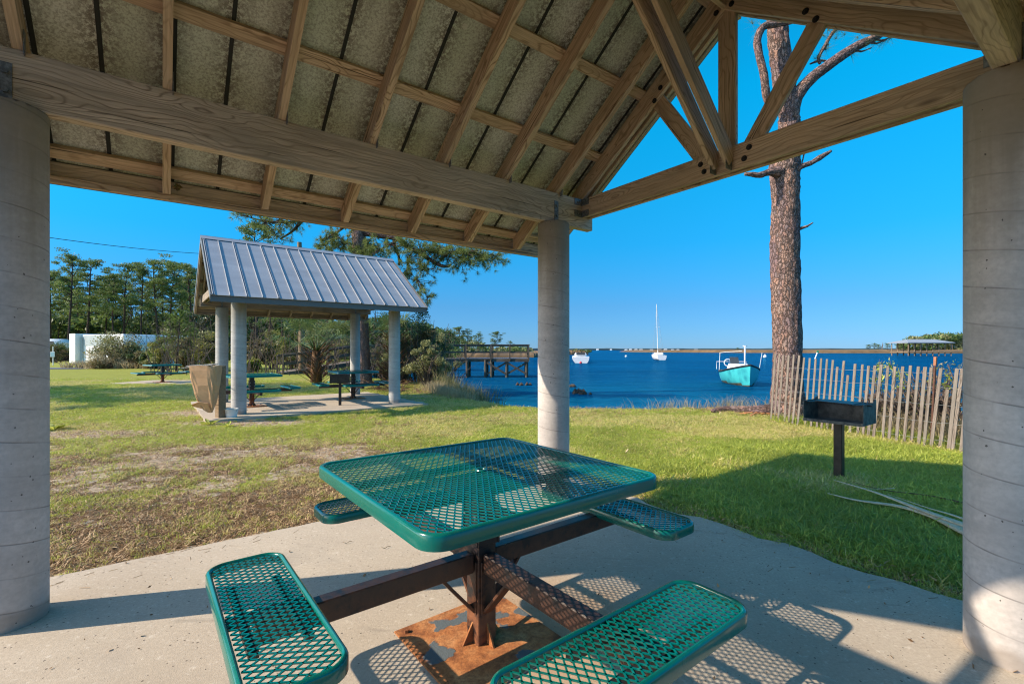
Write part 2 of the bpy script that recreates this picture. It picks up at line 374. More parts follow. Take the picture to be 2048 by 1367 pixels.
def roof_top():
    t = NT('standing_seam_metal'); g = t.obj()
    a = t.noise(t.map(g, (.4, 1.4, 1.4)), 2.6, 4, .6); b = t.noise(t.map(g, (.7, .4, 14)), 1, 2)
    c = t.mix(t.ramp(a, [(.3, 0.), (.7, 1.)]), (.25, .265, .295), (.33, .345, .375))
    return t.set(col=c, rough=.5, metal=.12, spec=.45, normal=t.bump(b, .06, .02))
M['rooftop'] = roof_top()
M['trim'] = NT('grey_metal_trim').set(col=(.13, .135, .14), rough=.5, metal=.2)
M['gap'] = NT('panel_lap').set(col=(.018, .02, .018), rough=.8)

def bark(name, a, b, dark, sc=1., depth=.02):
    t = NT(name); g = t.attr()
    w = t.noise(t.map(g, (1, 1, 1)), 9 * sc, 4, .65, 0, True)
    gv = t.n('VectorMath', {0: t.map(g, (.42, 1, 1)), 1: t.n('VectorMath', {0: w, 1: (.13, .13, .13)}, operation='MULTIPLY').outputs[0]}, operation='ADD').outputs[0]
    e = t.vor(gv, 17 * sc, 'DISTANCE_TO_EDGE'); cc = t.vor(gv, 17 * sc, 'F1', 'Color'); s = t.n('SeparateXYZ', {0: cc})
    c = t.mix(s.outputs[0], a, b)
    c = t.mix(t.ramp(s.outputs[1], [(.3, 0.), (.95, .75)]), c, (b[0] * 1.25, b[1] * .95, b[2] * .75))
    big = t.noise(t.map(g, (.5, 1, 1), (2, 1, 4)), 3.2 * sc, 4, .6); c = t.mix(t.ramp(big, [(.42, 0.), (.62, .75)]), c, (a[0] * .8 + .02, a[1] * .78, a[2] * .85 + .02))
    fl = t.noise(g, 60 * sc, 4, .7); c = t.mix(t.ramp(fl, [(.35, .6), (.6, 0.)]), c, tuple(x * .45 for x in a))
    ed = t.ramp(e, [(.0, 1.), (.055, .8), (.14, 0.)])
    c = t.mix(ed, c, dark)
    h = t.math('ADD', t.ramp(e, [(0., 0.), (.16, .8), (.5, 1.)]), t.math('MULTIPLY', fl, .25)); h = t.math('ADD', h, t.math('MULTIPLY', s.outputs[2], .4))
    return t.set(col=c, rough=.92, spec=.15, normal=t.bump(h, .9, depth))
M['bark'] = bark('pine_bark', (.24, .18, .165), (.40, .27, .22), (.09, .062, .052), 1.1, .022)
M['bark_far'] = bark('far_pine_bark', (.10, .078, .065), (.15, .11, .085), (.03, .022, .018), .6, .03)
M['twig'] = bark('twig_bark', (.17, .14, .115), (.25, .21, .17), (.06, .045, .035), 3., .004)
M['rawwood'] = NT('split_wood').set(col=(.42, .17, .06), rough=.8)

def leaf(name, cols, trans=.35, rough=.55, var=.25):
    t = NT(name); ri = t.n('NewGeometry').outputs['Random Per Island']
    k = len(cols); c = t.ramp(ri, [(i / max(1, k - 1), x) for i, x in enumerate(cols)])
    n = t.noise(t.pos(), .9, 3)
    c = t.mix(t.ramp(n, [(.35, var), (.65, 0.)]), c, tuple(x * .45 for x in cols[0]))
    tr = t.n('BsdfTranslucent', {'Color': t.mix(.5, c, tuple(min(1, x * 1.4) for x in cols[-1]))})
    t.set(col=c, rough=rough, spec=.35)
    mx = t.n('MixShader', {0: trans, 1: t.p.outputs[0], 2: tr.outputs[0]}); t.t.links.new(mx.outputs[0], t.out.inputs[0]); return t.m
M['needle'] = leaf('pine_needles', [(.05, .09, .022), (.14, .20, .045), (.28, .32, .09)], .35)
M['needle_far'] = leaf('far_pine_needles', [(.04, .085, .025), (.10, .16, .04), (.20, .26, .07)], .3)
M['needle_young'] = leaf('young_pine_needles', [(.07, .13, .03), (.14, .21, .045), (.2, .26, .06)], .35)
M['broad'] = leaf('dark_leaves', [(.03, .06, .018), (.06, .10, .028), (.11, .145, .04)], .3)
M['olive'] = leaf('olive_leaves', [(.12, .13, .045), (.24, .24, .09), (.38, .37, .17)], .3)
M['brownleaf'] = leaf('brown_leaves', [(.12, .08, .04), (.24, .165, .08), (.17, .18, .06)], .3)
M['yellowgreen'] = leaf('yellow_green_leaves', [(.13, .16, .03), (.22, .24, .05), (.27, .24, .07)], .35)
M['shiny'] = leaf('glossy_leaves', [(.03, .05, .015), (.06, .085, .025), (.15, .12, .05)], .1, .22)
M['reed'] = leaf('reeds', [(.10, .12, .035), (.22, .20, .08), (.33, .26, .12)], .3)
M['drygrass'] = leaf('dry_grass', [(.26, .20, .10), (.38, .30, .17), (.48, .39, .23)], .3)
M['grass_a'] = leaf('lawn_green', [(.07, .11, .012), (.27, .34, .035), (.62, .62, .13)], .35, .5, .35)
M['grass_b'] = leaf('lawn_straw', [(.18, .16, .03), (.48, .41, .10), (.76, .64, .30)], .3, .6, .2)
M['grass_c'] = leaf('lawn_litter', [(.08, .04, .018), (.26, .15, .07), (.55, .38, .21)], .15, .7, .25)
M['palm'] = leaf('palm_leaf', [(.06, .11, .03), (.11, .17, .05), (.18, .22, .08)], .25, .4)
M['boot'] = bark('palm_boot', (.17, .085, .04), (.42, .27, .14), (.05, .025, .014), 2., .01)

def ground_mat():
    t = NT('lawn_ground'); p = t.pos()
    a = t.n('Attribute', attribute_name='patch', attribute_type='GEOMETRY').outputs['Color']; s = t.n('SeparateColor', {0: a})
    n1 = t.noise(p, 9, 5, .7); n2 = t.noise(p, 55, 4, .75); n3 = t.noise(p, 1.7, 4, .6)
    grass = t.ramp(n2, [(.3, (.08, .085, .018)), (.5, (.23, .24, .04)), (.7, (.44, .40, .13))])
    grass = t.mix(t.ramp(n3, [(.4, 0.), (.7, .6)]), grass, t.ramp(n1, [(.3, (.20, .24, .03)), (.7, (.40, .39, .08))]))
    lit = t.ramp(n2, [(.3, (.03, .018, .010)), (.48, (.13, .075, .038)), (.62, (.24, .155, .085)), (.78, (.44, .34, .22))])
    sand = t.ramp(n1, [(.3, (.26, .18, .11)), (.55, (.44, .34, .24)), (.75, (.66, .58, .48))])
    sand = t.mix(t.ramp(n2, [(.35, .5), (.5, 0.)]), sand, (.2, .14, .09))
    wob = t.math('MULTIPLY', t.math('SUBTRACT', n1, .5), 1.1)
    c = t.mix(t.ramp(t.math('ADD', s.outputs[0], wob), [(.4, 0.), (.6, 1.)]), grass, lit)
    c = t.mix(t.ramp(t.math('ADD', s.outputs[1], wob), [(.45, 0.), (.6, 1.)]), c, sand)
    c = t.mix(s.outputs[2], c, t.ramp(n1, [(.3, (.50, .46, .40)), (.7, (.66, .62, .56))]))
    h = t.math('ADD', t.math('MULTIPLY', n1, 1.), t.math('MULTIPLY', n2, .6))
    return t.set(col=c, rough=.95, spec=.1, normal=t.bump(h, .8, .03))
M['ground'] = ground_mat()
def water_mat():
    t = NT('bay_water'); p = t.pos()
    w1 = t.noise(t.map(p, (.35, 1, 1), (0, 0, 0), (0, 0, .18)), .55, 9, .62, .2); w2_ = t.noise(t.map(p, (.3, 1, 1), (5, 0, 0), (0, 0, -.12)), .11, 4, .6)
    h = t.math('ADD', w1, t.math('MULTIPLY', w2_, 2.2))
    y = t.n('SeparateXYZ', {0: p}).outputs[1]
    c = t.mix(t.ramp(t.math('DIVIDE', y, 60.), [(.2, 0.), (.6, 1.)]), (.004, .15, .29), (.0006, .06, .17))
    c = t.mix(t.ramp(t.noise(t.map(p, (.02, .06, 1)), 1, 3), [(.35, 0.), (.7, 1.)]), c, (.0006, .085, .23))
    nb = t.bump(h, 1., 2.4)
    df = t.n('BsdfDiffuse', {'Color': c, 'Normal': nb}); gl = t.n('BsdfGlossy', {'Color': (.16, .74, 1., 1), 'Roughness': .05, 'Normal': nb})
    fr = t.math('MULTIPLY', t.math('MINIMUM', t.n('Fresnel', {'IOR': 1.33, 'Normal': nb}).outputs[0], .95), 1.)
    mx = t.n('MixShader', {0: fr, 1: df.outputs[0], 2: gl.outputs[0]}); t.t.links.new(mx.outputs[0], t.out.inputs[0]); return t.m
M['water'] = water_mat()
def plain(name, col, rough=.6, var=.2, sc=8, **kw):
    t = NT(name); o = t.obj(); n = t.noise(o, sc, 4, .6)
    c = t.mix(t.ramp(n, [(.3, 1.), (.7, 0.)]), col, tuple(x * (1 - var) for x in col)); return t.set(col=c, rough=rough, **kw)
M['frond_dry'] = plain('dry_frond_stem', (.66, .50, .31), .7, .35, 30)
M['white'] = plain('white_gelcoat', (.78, .79, .80), .3, .1, 3)
M['teal'] = plain('teal_hull', (.06, .50, .52), .3, .15, 1.5)
M['scum'] = plain('waterline_growth', (.12, .10, .06), .9, .6, 9)
M['black'] = plain('black_rubber', (.015, .015, .016), .5)
M['glass'] = plain('dark_glass', (.05, .06, .07), .1)
M['redbuoy'] = plain('red_buoy', (.75, .03, .05), .4)
M['marsh'] = plain('marsh_grass', (.17, .105, .05), .95, .45, .15)
M['farshore'] = plain('far_shore_green', (.055, .10, .115), 1., .4, .02)
M['asphalt'] = plain('asphalt', (.10, .11, .13), .9, .2, 2)
M['stucco'] = plain('white_stucco', (.80, .80, .80), .85, .06, 1.2)
M['stucco_grey'] = plain('pale_grey_panel', (.42, .47, .50), .7, .2, .6)  # tone of the wall's shaded panel, also used on the downpipe
M['card'] = plain('brown_cardboard', (.58, .33, .17), .85, .2, 6)
M['card_pale'] = plain('pale_cardboard', (.66, .60, .52), .8, .1, 6)
M['plastic'] = plain('white_plastic', (.75, .74, .70), .4, .1)
M['signblue'] = plain('sign_face', (.30, .50, .58), .5)
M['orange'] = plain('orange_paint', (.50, .20, .10), .7, .5, 30)
M['rustpost'] = plain('rusty_post', (.12, .05, .03), .8, .5, 20)
M['wire'] = plain('wire', (.28, .28, .27), .5)
M['rock'] = plain('shore_rock', (.09, .06, .04), .95, .5, 6)
M['grillsteel'] = plain('sooty_grill_steel', (.06, .048, .042), .45, .6, 12, metal=.5)
M['ash'] = plain('burnt_grey_steel', (.20, .175, .15), .85, .75, 11)

# ------------------------------------------------------------------ terrain
SHORE = np.array([(60, -40), (24, -8), (10.5, 2), (8.8, 7.5), (7.9, 10.2), (7.2, 12.3), (5.2, 12.9), (3.4, 12.75), (1.6, 12.9), (.6, 13.1), (-.5, 14.3), (-1.2, 15.5), (-1.5, 17.5), (-2.6, 20), (-3.8, 22.5), (-7, 25.5), (-11, 29), (-14, 36), (-17, 50), (-26, 80), (-42, 130), (-70, 420), (-600, 430)], float)
def shore_d(X, Y):
    """signed distance to the shoreline, positive inland"""
    X = np.asarray(X, float); Y = np.asarray(Y, float); best = np.full(X.shape, 1e9); ins = np.zeros(X.shape, bool)
    P = np.vstack([SHORE, [(-600, -400), (60, -400)]])
    for i in range(len(P)):
        a = P[i]; b = P[(i + 1) % len(P)]
        if i < len(SHORE) - 1:
            d = b - a; t = np.clip(((X - a[0]) * d[0] + (Y - a[1]) * d[1]) / d.dot(d), 0, 1)
            best = np.minimum(best, np.hypot(X - a[0] - t * d[0], Y - a[1] - t * d[1]))
        c = ((a[1] > Y) != (b[1] > Y)); ins ^= c & (X < (b[0] - a[0]) * (Y - a[1]) / (b[1] - a[1] + 1e-12) + a[0])
    return np.where(ins, best, -best)
def an(X, Y): return X * sp + Y * cp, -X * cp + Y * sp
def gz(X, Y):
    X = np.asarray(X, float); Y = np.asarray(Y, float)
    base = -.028 - .085 * sstep(2.5, 10, Y) + .02 * (fbm(X * .9, Y * .9, 3) - .5) * sstep(.2, 1.5, Y)
    d = shore_d(X, Y) + .5 * (fbm(X * .7 + 5, Y * .7, 2) - .5)
    t = sstep(-.05, 1.0, d); z = base * t + (-.76) * (1 - t); z = np.where(d < 0, -.76 + np.maximum(d, -4) * .25, z)
    return z
def g1(x, y): return float(gz(np.array([x]), np.array([y]))[0])
AX = np.concatenate([np.linspace(-620, -60, 30)[:-1], np.linspace(-60, -14, 60)[:-1], np.arange(-14, 9, .1), np.linspace(9, 60, 40), np.linspace(80, 400, 6)])
AY = np.concatenate([np.linspace(-120, -3, 14)[:-1], np.arange(-3, 16, .1), np.linspace(16, 40, 90)[1:], np.linspace(41, 140, 50), np.linspace(160, 430, 12)])
GX, GY = np.meshgrid(AX, AY); GZ = gz(GX, GY)
def patches(X, Y):
    a, n = an(X, Y); f1 = fbm(X * 1.1, Y * 1.1, 4); f2 = fbm(X * 2.3 + 40, Y * 2.3, 4); f3 = fbm(X * .45 + 3, Y * .6 + 8, 3)
    band = sstep(5.9, 4.4, n) * sstep(2.6, .9, a)
    left = sstep(-.2, -2.6, X + .12 * (Y - 4)) * sstep(10.5, 6, Y)
    litter = np.clip(band * 1.05 + left * .78 * (f1 * 1.2 + .2) + (f3 - .56) * 1.3, 0, 1)
    sand = np.clip(left * .62 * sstep(.40, .66, f2) * (1 - .55 * band) + sstep(.62, .8, f3) * .35 * sstep(3, 6, Y) * sstep(2, -3, X), 0, 1)
    for (sx, sy, r, k) in ((-7.6, 8.2, 1.3, .8), (-5.4, 9.6, 1.1, .95), (-3.3, 7.6, .9, .35), (-6.6, 11.1, 1.6, .9), (-4, 13.9, 1.6, .75), (-3.0, 15, 1.6, .6)):
        sand = np.maximum(sand, k * np.exp(-((X - sx) ** 2 / (r * 1.5) ** 2 + (Y - sy) ** 2 / (r * .55) ** 2)))
    edge = np.exp(-(np.abs(n - 3.98) / .10) ** 2) * sstep(3.4, 2.2, a); sand = np.maximum(sand, edge * .75)
    edge2 = np.exp(-(np.abs(a - 3.62) / .09) ** 2) * (n < 3.9); litter = np.maximum(litter, edge2 * .85)
    d = shore_d(X, Y)
    litter = np.maximum(litter, sstep(2.4, .7, d) * .75 * (X > 4.5)); litter = np.maximum(litter, np.exp(-((X + 2.9) ** 2 / 4 + (Y - 17.4) ** 2 / 2.5)) * 1.1)
    beach = sstep(.75, .3, d + .4 * (f1 - .5)) * sstep(3.5, .8, X) * (Y < 30)
    return np.clip(litter, 0, 1), np.clip(sand, 0, 1), np.clip(beach, 0, 1)
gm = MB(); ny, nx = GX.shape
ii = np.arange(ny * nx).reshape(ny, nx)
gm.raw(np.column_stack([GX.ravel(), GY.ravel(), GZ.ravel()]), np.column_stack([ii[:-1, :-1].ravel(), ii[:-1, 1:].ravel(), ii[1:, 1:].ravel(), ii[1:, :-1].ravel()]))
ground = gm.build('ground', M['ground'], smooth=True); tag(ground, kind='structure')
pa = np.stack([*[q.ravel() for q in patches(GX, GY)], np.ones(ny * nx)], 1).astype(np.float32)
ca = ground.data.color_attributes.new('patch', 'FLOAT_COLOR', 'POINT'); ca.data.foreach_set('color', pa.ravel())

wm = MB(); wm.add([(-700, 5, -.70), (4000, -40, -.70), (4000, 6000, -.70), (-4000, 6000, -.70), (-4000, 60, -.70)], [(0, 1, 2, 3, 4)])
tag(wm.build('water', M['water']), kind='structure')

def slab(poly, z, name):
    m = MB(); m.prism(poly, z - .14, z); o = m.build(name, M['slab']); tag(o, kind='structure'); return o
rs = np.random.RandomState(5)
def slab_poly(cen, rz, a0, a1, n0, n1, wob=.05, seed=1):
    r = np.random.RandomState(seed); pts = []
    def edge(p, q, k, w):
        for i in range(k):
            t = i / k; pts.append([p[0] + (q[0] - p[0]) * t, p[1] + (q[1] - p[1]) * t]); off = (r.rand() - .5) * 2 * w * (0 < i)
            d = np.array([q[1] - p[1], -(q[0] - p[0])]); d = d / np.linalg.norm(d); pts[-1][0] += d[0] * off; pts[-1][1] += d[1] * off
    edge((a0, n0), (a1, n0), 10, wob * .3); edge((a1, n0), (a1, n1), 26, wob); edge((a1, n1), (a0, n1), 34, wob * .2); edge((a0, n1), (a0, n0), 10, wob * .3)
    c, s = cos(rz), sin(rz)
    return [(cen[0] + x * c - y * s, cen[1] + x * s + y * c) for x, y in pts]
RZ = pi / 2 - PSI
slab(slab_poly((0, 0), RZ, -1.25, 3.50, -.25, 3.93, .05), 0, 'concrete_slab')

# ------------------------------------------------------------------ pavilion
def rz_(n): return 4.115 - .7088 * abs(n - 1.893)          # top of rafters
AL, AR, NN, NF, TOP = -.626, 3.052, .365, 3.424, 2.586
A0, A1 = -1.231, 3.657
NC = 1.893
def pavilion(loc, rot, label, conc, wm=('wood', 'wood_beam'), name='picnic_pavilion'):
    wA, wB = wm
    root = thing(name, loc, rot, label, 'pavilion', 'open gabled picnic pavilions')
    for a in (AL, AR):
        for n in (NN, NF):
            m = MB(); seg = 64; zs = [0, .02, 1.3, 2.5, 2.575, 2.59]; rr = [.1525, .1525, .1525, .1525, .1525, .147]; r = np.random.RandomState(int(50 + a * 10 + n)); V = []
            for z, q in zip(zs, rr):
                for k in range(seg):
                    t = 2 * pi * k / seg; V.append((q * cos(t), q * sin(t), z - (r.rand() * .012 if z > 2.58 else 0)))
            f = [(i * seg + k, i * seg + (k + 1) % seg, (i + 1) * seg + (k + 1) % seg, (i + 1) * seg + k) for i in range(len(zs) - 1) for k in range(seg)] + [tuple((len(zs) - 1) * seg + k for k in range(seg))]
            m.add(V, f); c = m.build('column', conc, root, True, 50); c.location = (a, n, 0); c.rotation_euler = (0, 0, r.rand() * 6)
    zt = TOP + .291
    for n in (NN, NF):
        m = MB(); m.bar((A0 + .10, n, TOP + .1455), (A1 - .105, n, TOP + .1455), .078, .291, ch=.005); b = m.build('beam', M[wB], root)
        for a in (AL, AR):
            for s in (-1, 1):
                q = MB(); q.bar((a - .002, n + s * .042, TOP - .0), (a - .002, n + s * .042, TOP + .212), .006, .052, up=(1, 0, 0), ch=.001)
                for z in (.07, .165): q.tube([(a, n + s * .043, TOP + z), (a, n + s * .058, TOP + z)], .013, 6)
                q.build('strap', M['strap'], b)
    # rafters
    th = .045; vd = .172
    for k in range(-2, 6):
        a = .026 + .61 * k
        if a < A0 + .03: a = A0 + .04
        for s in (-1, 1):
            m = MB(); ne = NC + s * 2.195
            pr = [(NC + s * .02, rz_(NC + s * .02)), (ne, rz_(ne)), (ne, rz_(ne) - .10), (NC + s * 2.12, rz_(NC + s * 2.12) - vd), (NC + s * .02, rz_(NC + .02) - vd)]
            sd = RNG.rand(3) * 40; V = []; G = []
            for x in (-th / 2, th / 2):
                for (n_, z_) in pr: V.append((a + x, n_, z_)); G.append((abs(n_ - NC) * 1.22 + sd[0], x + sd[1], z_ - rz_(n_) + sd[2]))
            q = len(pr); f = [tuple(range(q)), tuple(range(2 * q - 1, q - 1, -1))] + [(i, q + i, q + (i + 1) % q, (i + 1) % q) for i in range(q)]
            if s > 0: f = [t[::-1] for t in f]
            m.add(V, f, G); m.build('rafter', M[wA], root)
            tie_ = MB(); tie_.box((a + .026, (NF if s > 0 else NN) - s * .052, zt + .035), (.004, .04, .12), ch=0); tie_.build('hurricane_clip', M['strap'], root)
    # purlins above the rafters
    for s in (-1, 1):
        for nn in (2.00, 2.635 , 3.16, 3.685, 4.045):
            n = NC + s * (nn - NC); sl = np.array([0, s, -.7088]); sl /= np.linalg.norm(sl); up = np.cross(sl, (1, 0, 0)) * s
            m = MB(); c = np.array([0, n, rz_(n)]) + np.array([0, s * .5783, .8158]) * .0195
            m.bar(c + (A0 + .03, 0, 0), c + (A1 - .03, 0, 0), .086, .036, up=(0, s * .5783, .8158), ch=.002); m.build('purlin', M[wA], root)
        ne = NC + s * 2.225
        m = MB(); m.bar((A0 + .02, ne - s * .008, 2.44), (A1 - .02, ne - s * .008, 2.44), .034, .045, ch=.002); m.build('fascia_board', M[wA], root)
        m = MB(); m.bar((A0 + .02, ne + s * .0035, 2.509), (A1 - .02, ne + s * .0035, 2.509), .011, .09, ch=0); m.build('fascia_backing', M[wB], root)
        m = MB(); m.bar((A0, ne + s * .0125, 2.49), (A1, ne + s * .0125, 2.49), .005, .15, ch=0); m.build('eave_trim', M['trim'], root)
    m = MB(); m.bar((A0 + .04, NC, 4.03), (A1 - .04, NC, 4.03), .038, .19, ch=.002); m.build('ridge_board', M[wA], root)
    # deck, one sheet per slope
    for s in (-1, 1):
        up = np.array([0, s * .5783, .8158]); dn = np.array([0, s * .8158, -.5783]); top = np.array([0, NC, rz_(NC)]) + up * .0385; L = (2.262) / .8158
        sh = MB(); P = [top + (A0, 0, 0), top + (A1, 0, 0), top + (A1, 0, 0) + dn * L, top + (A0, 0, 0) + dn * L]
        Q = [p + up * .004 for p in P]
        sh.add(P + Q, [(0, 1, 2, 3), (4, 7, 6, 5), (0, 4, 5, 1), (1, 5, 6, 2), (2, 6, 7, 3), (3, 7, 4, 0)] if s < 0 else [(3, 2, 1, 0), (5, 6, 7, 4), (1, 5, 4, 0), (2, 6, 5, 1), (3, 7, 6, 2), (0, 4, 7, 3)], [(p[0] - .0235 + 30.5, p[1], p[2]) for p in P + Q], 0)
        i = -4
        while True:
            a = .0235 + .305 * i; i += 1
            if a > A1 - .05: break
            if a < A0 + .02: continue
            b = top + (a + .036, 0, 0) - up * .003
            if i % 2 == 0: b = b - np.array([.03, 0, 0])
            sh.bar(b, b + dn * (L - .02), .022, .005, up=up, ch=0, mi=1)
            r0 = top + (a + .006, 0, 0) + up * .02
            sh.bar(r0 + dn * .14, r0 + dn * (L), .012, .030, up=up, ch=.002, mi=2)
            if i % 2: sh.bar(r0 + dn * .14 + (.03, 0, -.006), r0 + dn * L + (.03, 0, -.006), .012, .022, up=up, ch=.001, mi=2)
        top_sheet = top + up * .0065
        T = [top_sheet + (A0, 0, 0), top_sheet + (A1, 0, 0), top_sheet + (A1, 0, 0) + dn * (L + .004), top_sheet + (A0, 0, 0) + dn * (L + .004)]
        sh.add(T, [(0, 1, 2, 3)] if s < 0 else [(3, 2, 1, 0)], None, 2)
        sh.build('roof_deck', [M['under'], M['gap'], M['rooftop']], root)
        # rake trim on both gables
        for a, sg in ((A0, -1), (A1, 1)):
            m = MB(); c = top + (a - sg * .004, 0, 0) - up * .045
            m.bar(c + dn * .0, c + dn * (L), .008, .135, up=up, ch=.001); m.build('rake_trim', M['trim'], root)
            m = MB(); m.bar(c - (sg * .03, 0, 0) - up * .01 + dn * .0, c - (sg * .03, 0, 0) - up * .01 + dn * (L - .05), .036, .13, up=up, ch=.002); m.build('fly_rafter', M[wA], root)
    m = MB(); rc = np.array([0, NC, rz_(NC) + .075])
    for s in (-1, 1):
        up = np.array([0, s * .5783, .8158]); dn = np.array([0, s * .8158, -.5783])
        c = rc + dn * .08 - up * .0
        m.bar(c + (A0 - .004, 0, 0), c + (A1 + .004, 0, 0), .17, .004, up=up, ch=0)
    m.build('ridge_cap', M['rooftop'], root)
    # gable trusses
    for sg, ac in ((1, 3.453), (-1, A0 + (A1 - 3.453))):
        def A(k): return ac + sg * k
        ztt, zb = zt, zt - .184
        for off in (-.038, .038):
            m = MB(); m.bar((A(off), NN + .042, (ztt + zb) / 2), (A(off), NF - .042, (ztt + zb) / 2), .038, .184, ch=.003); m.build('bottom_chord', M[wA], root)
            for s in (-1, 1):
                m = MB(); e0 = NC + s * .02; e1 = NC + s * 1.60
                m.bar((A(off), e0, rz_(e0) - .093), (A(off), e1, rz_(e1) - .093), .038, .155, up=(0, s * .5783, .8158), ch=.003); m.build('top_chord', M[wA], root)
        m = MB(); m.bar((A(0), NC, zb + .03), (A(0), NC, 3.96), .138, .037, up=(1, 0, 0), ch=.003); m.build('king_post', M[wA], root)
        for s in (-1, 1):
            q0, q1 = ((.14, zb + .10), (.66, 3.575)) if sg > 0 else ((.10, zb + .12), (.50, 3.70))
            m = MB(); m.bar((A(0), NC + s * q0[0], q0[1]), (A(0), NC + s * q1[0], q1[1]), .036, .125 if sg > 0 else .09, up=(1, 0, 0) if False else (0, s * .8, -.6), ch=.003); m.build('truss_web', M[wA], root)
            m = MB(); n_ = NC + s * (NF - NC - .043)
            for z in (zt - .035, zt - .15):
                m = MB(); m.box((A(-.0595), n_ - s * .045, z), (.005, .10, .065), ch=.001); m.box((A(-.11), n_ + s * .0015, z), (.10, .005, .065), ch=.001)
                for q in (.02, .06): m.tube([(A(-.061), n_ - s * q - s * .01, z), (A(-.074), n_ - s * q - s * .01, z)], .011, 6); m.tube([(A(-.10 + (q - .04) * .8), n_, z), (A(-.10 + (q - .04) * .8), n_ - s * .012, z)], .011, 6)
                m.build('corner_bracket', M['strap'], root)
            m = MB(); m.box((A(-.10), NC + s * .062, zb + .045), (.085, .003, .09), ch=0); m.build('gusset_plate', M['strap'], root)
            if sg < 0: continue
            m = MB(); r0 = np.array([A(-.062), NC + s * .055, zb + .0]); d = np.array([-sg * .72, 0, .69]) * 1.9
            m.bar(r0 + (0, 0, .075), r0 + d + (0, 0, .075), .038, .13, up=(sg * .69, 0, .72), ch=.003); m.build('ridge_brace', M[wA], root)
        m = MB()
        for (n_, z_) in ((NC + .19, zb + .125), (NC + .16, zb + .06), (NC - .19, zb + .13), (NC - .155, zb + .06), (NC + .62, 3.50), (NC + .56, 3.585), (NC - .62, 3.50), (NC - .56, 3.585), (NC + .06, 3.93), (NC - .06, 3.93)):
            m = MB(); m.tube([(A(-.056), n_, z_), (A(-.062), n_, z_)], .021, 14); m.tube([(A(-.060), n_, z_), (A(-.074), n_, z_)], .012, 6)
            m.build('bolt', M['darkmetal'], root)
    return root
near = pavilion((0, 0, 0), RZ, 'nearest wooden gabled pavilion whose rafters and concrete columns frame the view', M['concrete'])

PF = PSI - radians(1)                  # the second pavilion
rf = pi / 2 - PF
c_, s_ = cos(rf), sin(rf)
FO = (-7.93 - (AL * c_ - NF * s_), 12.93 - (AL * s_ + NF * c_))
far = pavilion((*FO, -.06), rf, 'second pavilion with grey metal roof and pale columns across the lawn', M['concrete_pale'], ('wood_shaded', 'wood_shaded'))
slab(slab_poly(FO, rf, -1.3, 3.7, -.35, 4.05, .06, 4), -.062, 'concrete_slab')

# ------------------------------------------------------------------ picnic tables
def rrect(hx, hy, r, k=7):
    P = []
    for cx_, cy_, a0 in ((hx - r, hy - r, 0), (-hx + r, hy - r, 90), (-hx + r, -hy + r, 180), (hx - r, -hy + r, 270)):
        for i in range(k + 1): a = radians(a0 + 90 * i / k); P.append((cx_ + r * cos(a), cy_ + r * sin(a)))
    return P
def inside_rr(x, y, hx, hy, r):
    qx = abs(x) - hx + r; qy = abs(y) - hy + r
    return hypot(max(qx, 0), max(qy, 0)) + min(max(qx, qy), 0) < r
def rim(m, hx, hy, r, depth, w, z):
    prof = [(-w, -.004), (-w + .003, .001), (-.012, .004), (-.004, .001), (0, -.006), (0, -depth), (-.004, -depth), (-.005, -.010), (-w, -.007)]
    n = len(rrect(1, 1, .1)); k = len(prof); V = []
    for o, dz in prof:
        for x, y in rrect(hx + o, hy + o, max(r + o, .01)): V.append((x, y, z + dz))
    m.add(V, [(j * n + i, ((j + 1) % k) * n + i, ((j + 1) % k) * n + (i + 1) % n, j * n + (i + 1) % n)[::-1] for j in range(k) for i in range(n)])
def expmesh(m, hx, hy, r, z, lw, sw, wid=.0048, th=.0035, along='y', hole=0):
    """expanded metal: zig-zag strands of small bars"""
    nx_ = int(2 * hx / (sw)) + 3; ny_ = int(2 * hy / lw) * 2 + 4
    for i in range(-nx_ // 2 - 1, nx_ // 2 + 2):
        for j in range(-ny_ // 2, ny_ // 2 + 1):
            x0 = i * sw + (sw / 2) * (j % 2) ; x1 = i * sw + (sw / 2) * ((j + 1) % 2)
            sgn = 1 if i % 1 == 0 else -1
            for (xa, xb) in ((x0, x1), (x0, x1 + (sw if j % 2 else -sw))):
                ya, yb = j * lw / 2, (j + 1) * lw / 2
                mx, my = (xa + xb) / 2, (ya + yb) / 2
                if not inside_rr(mx, my, hx, hy, r): continue
                if hole and hypot(mx, my) < hole: continue
                d = np.array([xb - xa, yb - ya]); d /= np.hypot(*d); p = np.array([-d[1], d[0]]) * wid / 2; e = d * .0015
                A = np.array([xa, ya]) - e; B = np.array([xb, yb]) + e
                q = [A - p, B - p, B + p, A + p]
                V = [(t[0], t[1], z - th) for t in q] + [(t[0], t[1], z) for t in q]
                if along == 'x': V = [(b, -a, c) for a, b, c in V]
                m.add(V, [(4, 5, 6, 7), (0, 1, 5, 4), (2, 3, 7, 6), (3, 2, 1, 0)])
